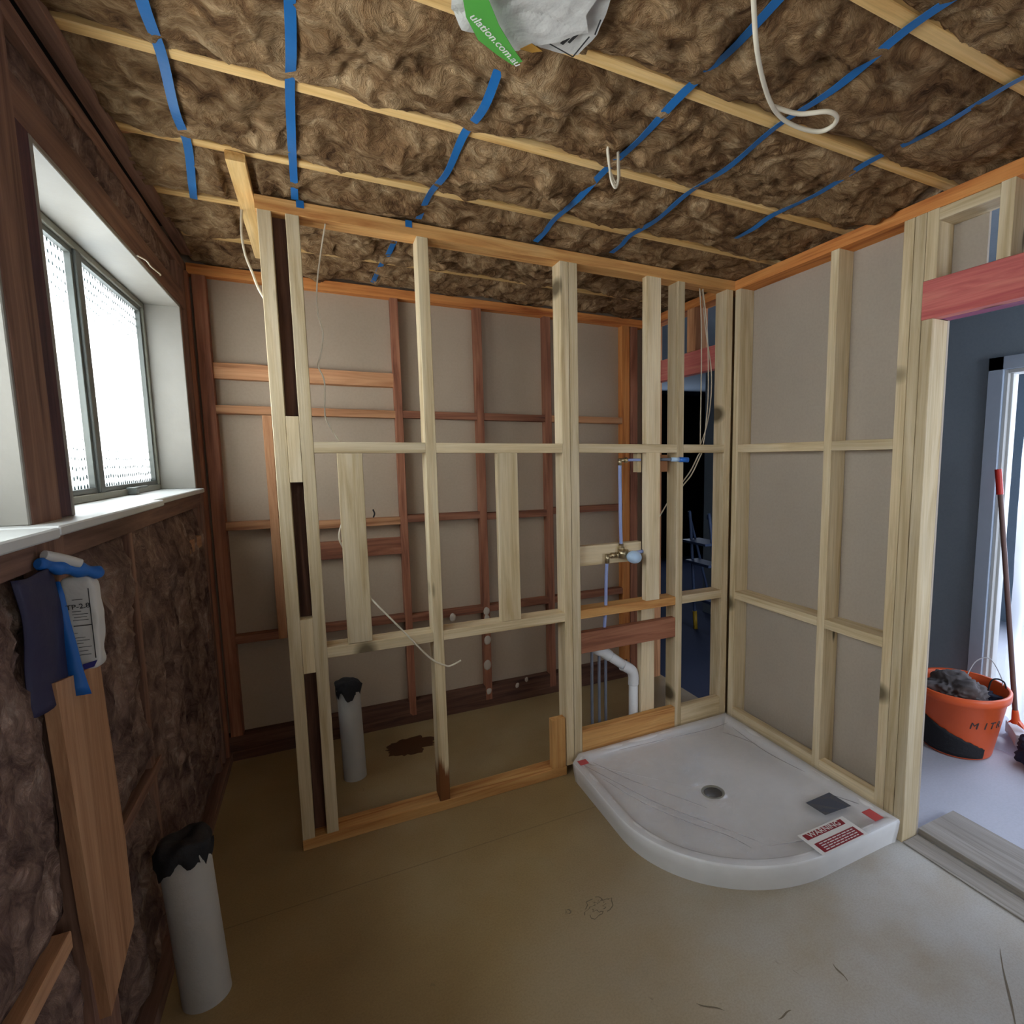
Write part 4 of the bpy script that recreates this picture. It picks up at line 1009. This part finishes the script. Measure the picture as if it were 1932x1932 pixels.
# rim band
lathe('rim', [(rr_+.002, hb*.88), (rr_+.008, hb*.89), (rr_+.009, hb*.99), (rr_+.002, hb*1.005), (rr_-.006, hb)], BC, M['orangeplastic'], bk, seg=64)
# black tape around the lower left
bm = bmesh.new(); A0, A1 = math.radians(-250), math.radians(-106); n = 50; prev = None
for k in range(n+1):
    a = A0+(A1-A0)*k/n; s = k/n
    ztop = .255-.19*s+.008*noise.noise(Vector((k*.4, 0, 0)))
    row = []
    for m_ in range(7):
        z = .012+(ztop-.012)*m_/6; r = rb+(rr_-rb)*.88*(z/(hb*.86))+.003
        if s > .97: z += .01*noise.noise(Vector((m_*2.1, 3, 1)))
        row.append(bm.verts.new((BC[0]+r*math.cos(a), BC[1]+r*math.sin(a), z)))
    if prev:
        for m_ in range(6): bm.faces.new((prev[m_], row[m_], row[m_+1], prev[m_+1]))
    prev = row
me = bpy.data.meshes.new('tape'); bm.to_mesh(me); bm.free(); o = link('tape', me, M['black'], bk, 'black tape wrap', smooth=True); o.modifiers.new('t', 'SOLIDIFY').thickness = .001
# lettering bent round the bucket
aa = math.radians(-68)
for k, ch in enumerate('MITRE'):
    a = math.radians((-131, -115, -104, -91, -80)[k])
    if k > 3: break
    z = .195; r = rb+(rr_-rb)*.88*(z/(hb*.86))+.0015
    pos = (BC[0]+r*math.cos(a), BC[1]+r*math.sin(a), z)
    text('lettering', ch, frame_m(pos, (-math.sin(a), math.cos(a), 0), (.10*math.cos(a), .10*math.sin(a), 1)), .050, M['ink'], bk, shear=.2, bold=0.010 if ch != 'M' else 0)
tube('wire_handle', [(BC[0]+.06, BC[1]+.02, hb*.9), (BC[0]+.12, BC[1]+.0, hb+.09), (BC[0]+.16, BC[1]-.05, hb+.12), (BC[0]+.175, BC[1]-.10, hb+.04), (BC[0]+.17, BC[1]-.115, hb*.98)], .0028, M['brushed'], bk)
# rags
def rag(name, c, sx, sy, sz, mat, seed, lab, cat):
    bm = bmesh.new(); bmesh.ops.create_icosphere(bm, subdivisions=5, radius=1)
    for v in bm.verts:
        q = v.co.normalized(); r = 1+.45*noise.noise(q*1.7+Vector((seed, 0, 0)))+.22*(1-2*abs(noise.noise(q*3.6+Vector((seed, 2, 0)))))+.06*noise.noise(q*9)
        v.co = Vector((c[0]+q.x*sx*r, c[1]+q.y*sy*r, c[2]+q.z*sz*r))
    me = bpy.data.meshes.new(name); bm.to_mesh(me); bm.free(); o = link(name, me, mat, None, smooth=True); tag(o, lab, cat)
rag('rag', (BC[0]-.045, BC[1]-.005, .295), .118, .118, .080, M['greybag'], 3, 'grey crumpled rag bulging out of the orange bucket', 'rag')
rag('rag', (BC[0]+.085, BC[1]-.07, .265), .065, .065, .03, M['navy'], 6, 'dark cloth deeper in the orange bucket', 'rag')
o = tube('hook', [(BC[0]+.10, BC[1]-.08, .27), (BC[0]+.105, BC[1]-.09, .355), (BC[0]+.12, BC[1]-.11, .375), (BC[0]+.135, BC[1]-.135, .365), (BC[0]+.14, BC[1]-.145, .335)], .004, M['black'])
tag(o, 'black wire hook sticking out of the orange bucket', 'hook')

br = empty('broom', (1.25, -.832, 0), 'brown-handled squeegee with a red grip leaning in the doorway beyond the hall', 'broom')
tube('handle', [(1.25, -.824, .12), (1.25, -.74, .77), (1.25, -.661, 1.37)], .0125, M['browntube'], br)
tube('grip', [(1.25, -.668, 1.30), (1.25, -.661, 1.36), (1.25, -.652, 1.425), (1.25, -.651, 1.432)], lambda t: .0165 if t < .93 else .012, M['redplastic'], br, 'red rubber grip')
tube('socket', [(1.25, -.826, .10), (1.25, -.818, .17)], lambda t: .022-.008*t, M['orangeplastic'], br, 'orange socket')
prism('socket_wing', [(-.875, .085), (-.835, .125), (-.815, .125), (-.790, .09), (-.82, .105)], 1.238, 1.262, M['orangeplastic'], br, plane='x')
bx('head', (1.16, -.855, .012), (1.34, -.805, .075), M['brushed'], br, M4=Matrix.Translation((1.25, -.83, 0)) @ Matrix.Rotation(math.radians(40), 4, 'Z') @ Matrix.Translation((-1.25, .83, 0)))
rag('cloth_bundle', (1.12, -1.05, .06), .13, .12, .07, M['navy'], 11, 'dark navy bundle at the right edge on the hall floor', 'bundle')

# ------------------------------------------------------------ ladder in the far room
ld = empty('step_ladder', (.85, 1.35, 0), 'slate-blue folding step ladder with yellow feet in the dark room beyond', 'ladder')
for dy in (0, .34):
    tube('rail', [(.95, 1.20+dy, .0), (.92, 1.32+dy*.8, .95), (.93, 1.36+dy*.8, 1.0)], .014, M['bluemetal'], ld)
    tube('rail', [(1.25, 1.30+dy, .0), (.94, 1.36+dy*.8, 1.0)], .012, M['bluemetal'], ld)
bx('step', (.86, 1.22, .30), (1.02, 1.58, .325), M['bluemetal'], ld); bx('step', (.86, 1.26, .60), (1.0, 1.58, .625), M['bluemetal'], ld)
bx('top_platform', (.84, 1.28, .78), (1.04, 1.62, .80), M['bluemetal'], ld)
for y in (1.20, 1.54): tube('foot', [(.95, y, .0), (.947, y+.012, .16)], .020, M['yellow'], ld, 'yellow rubber foot', smooth=False)
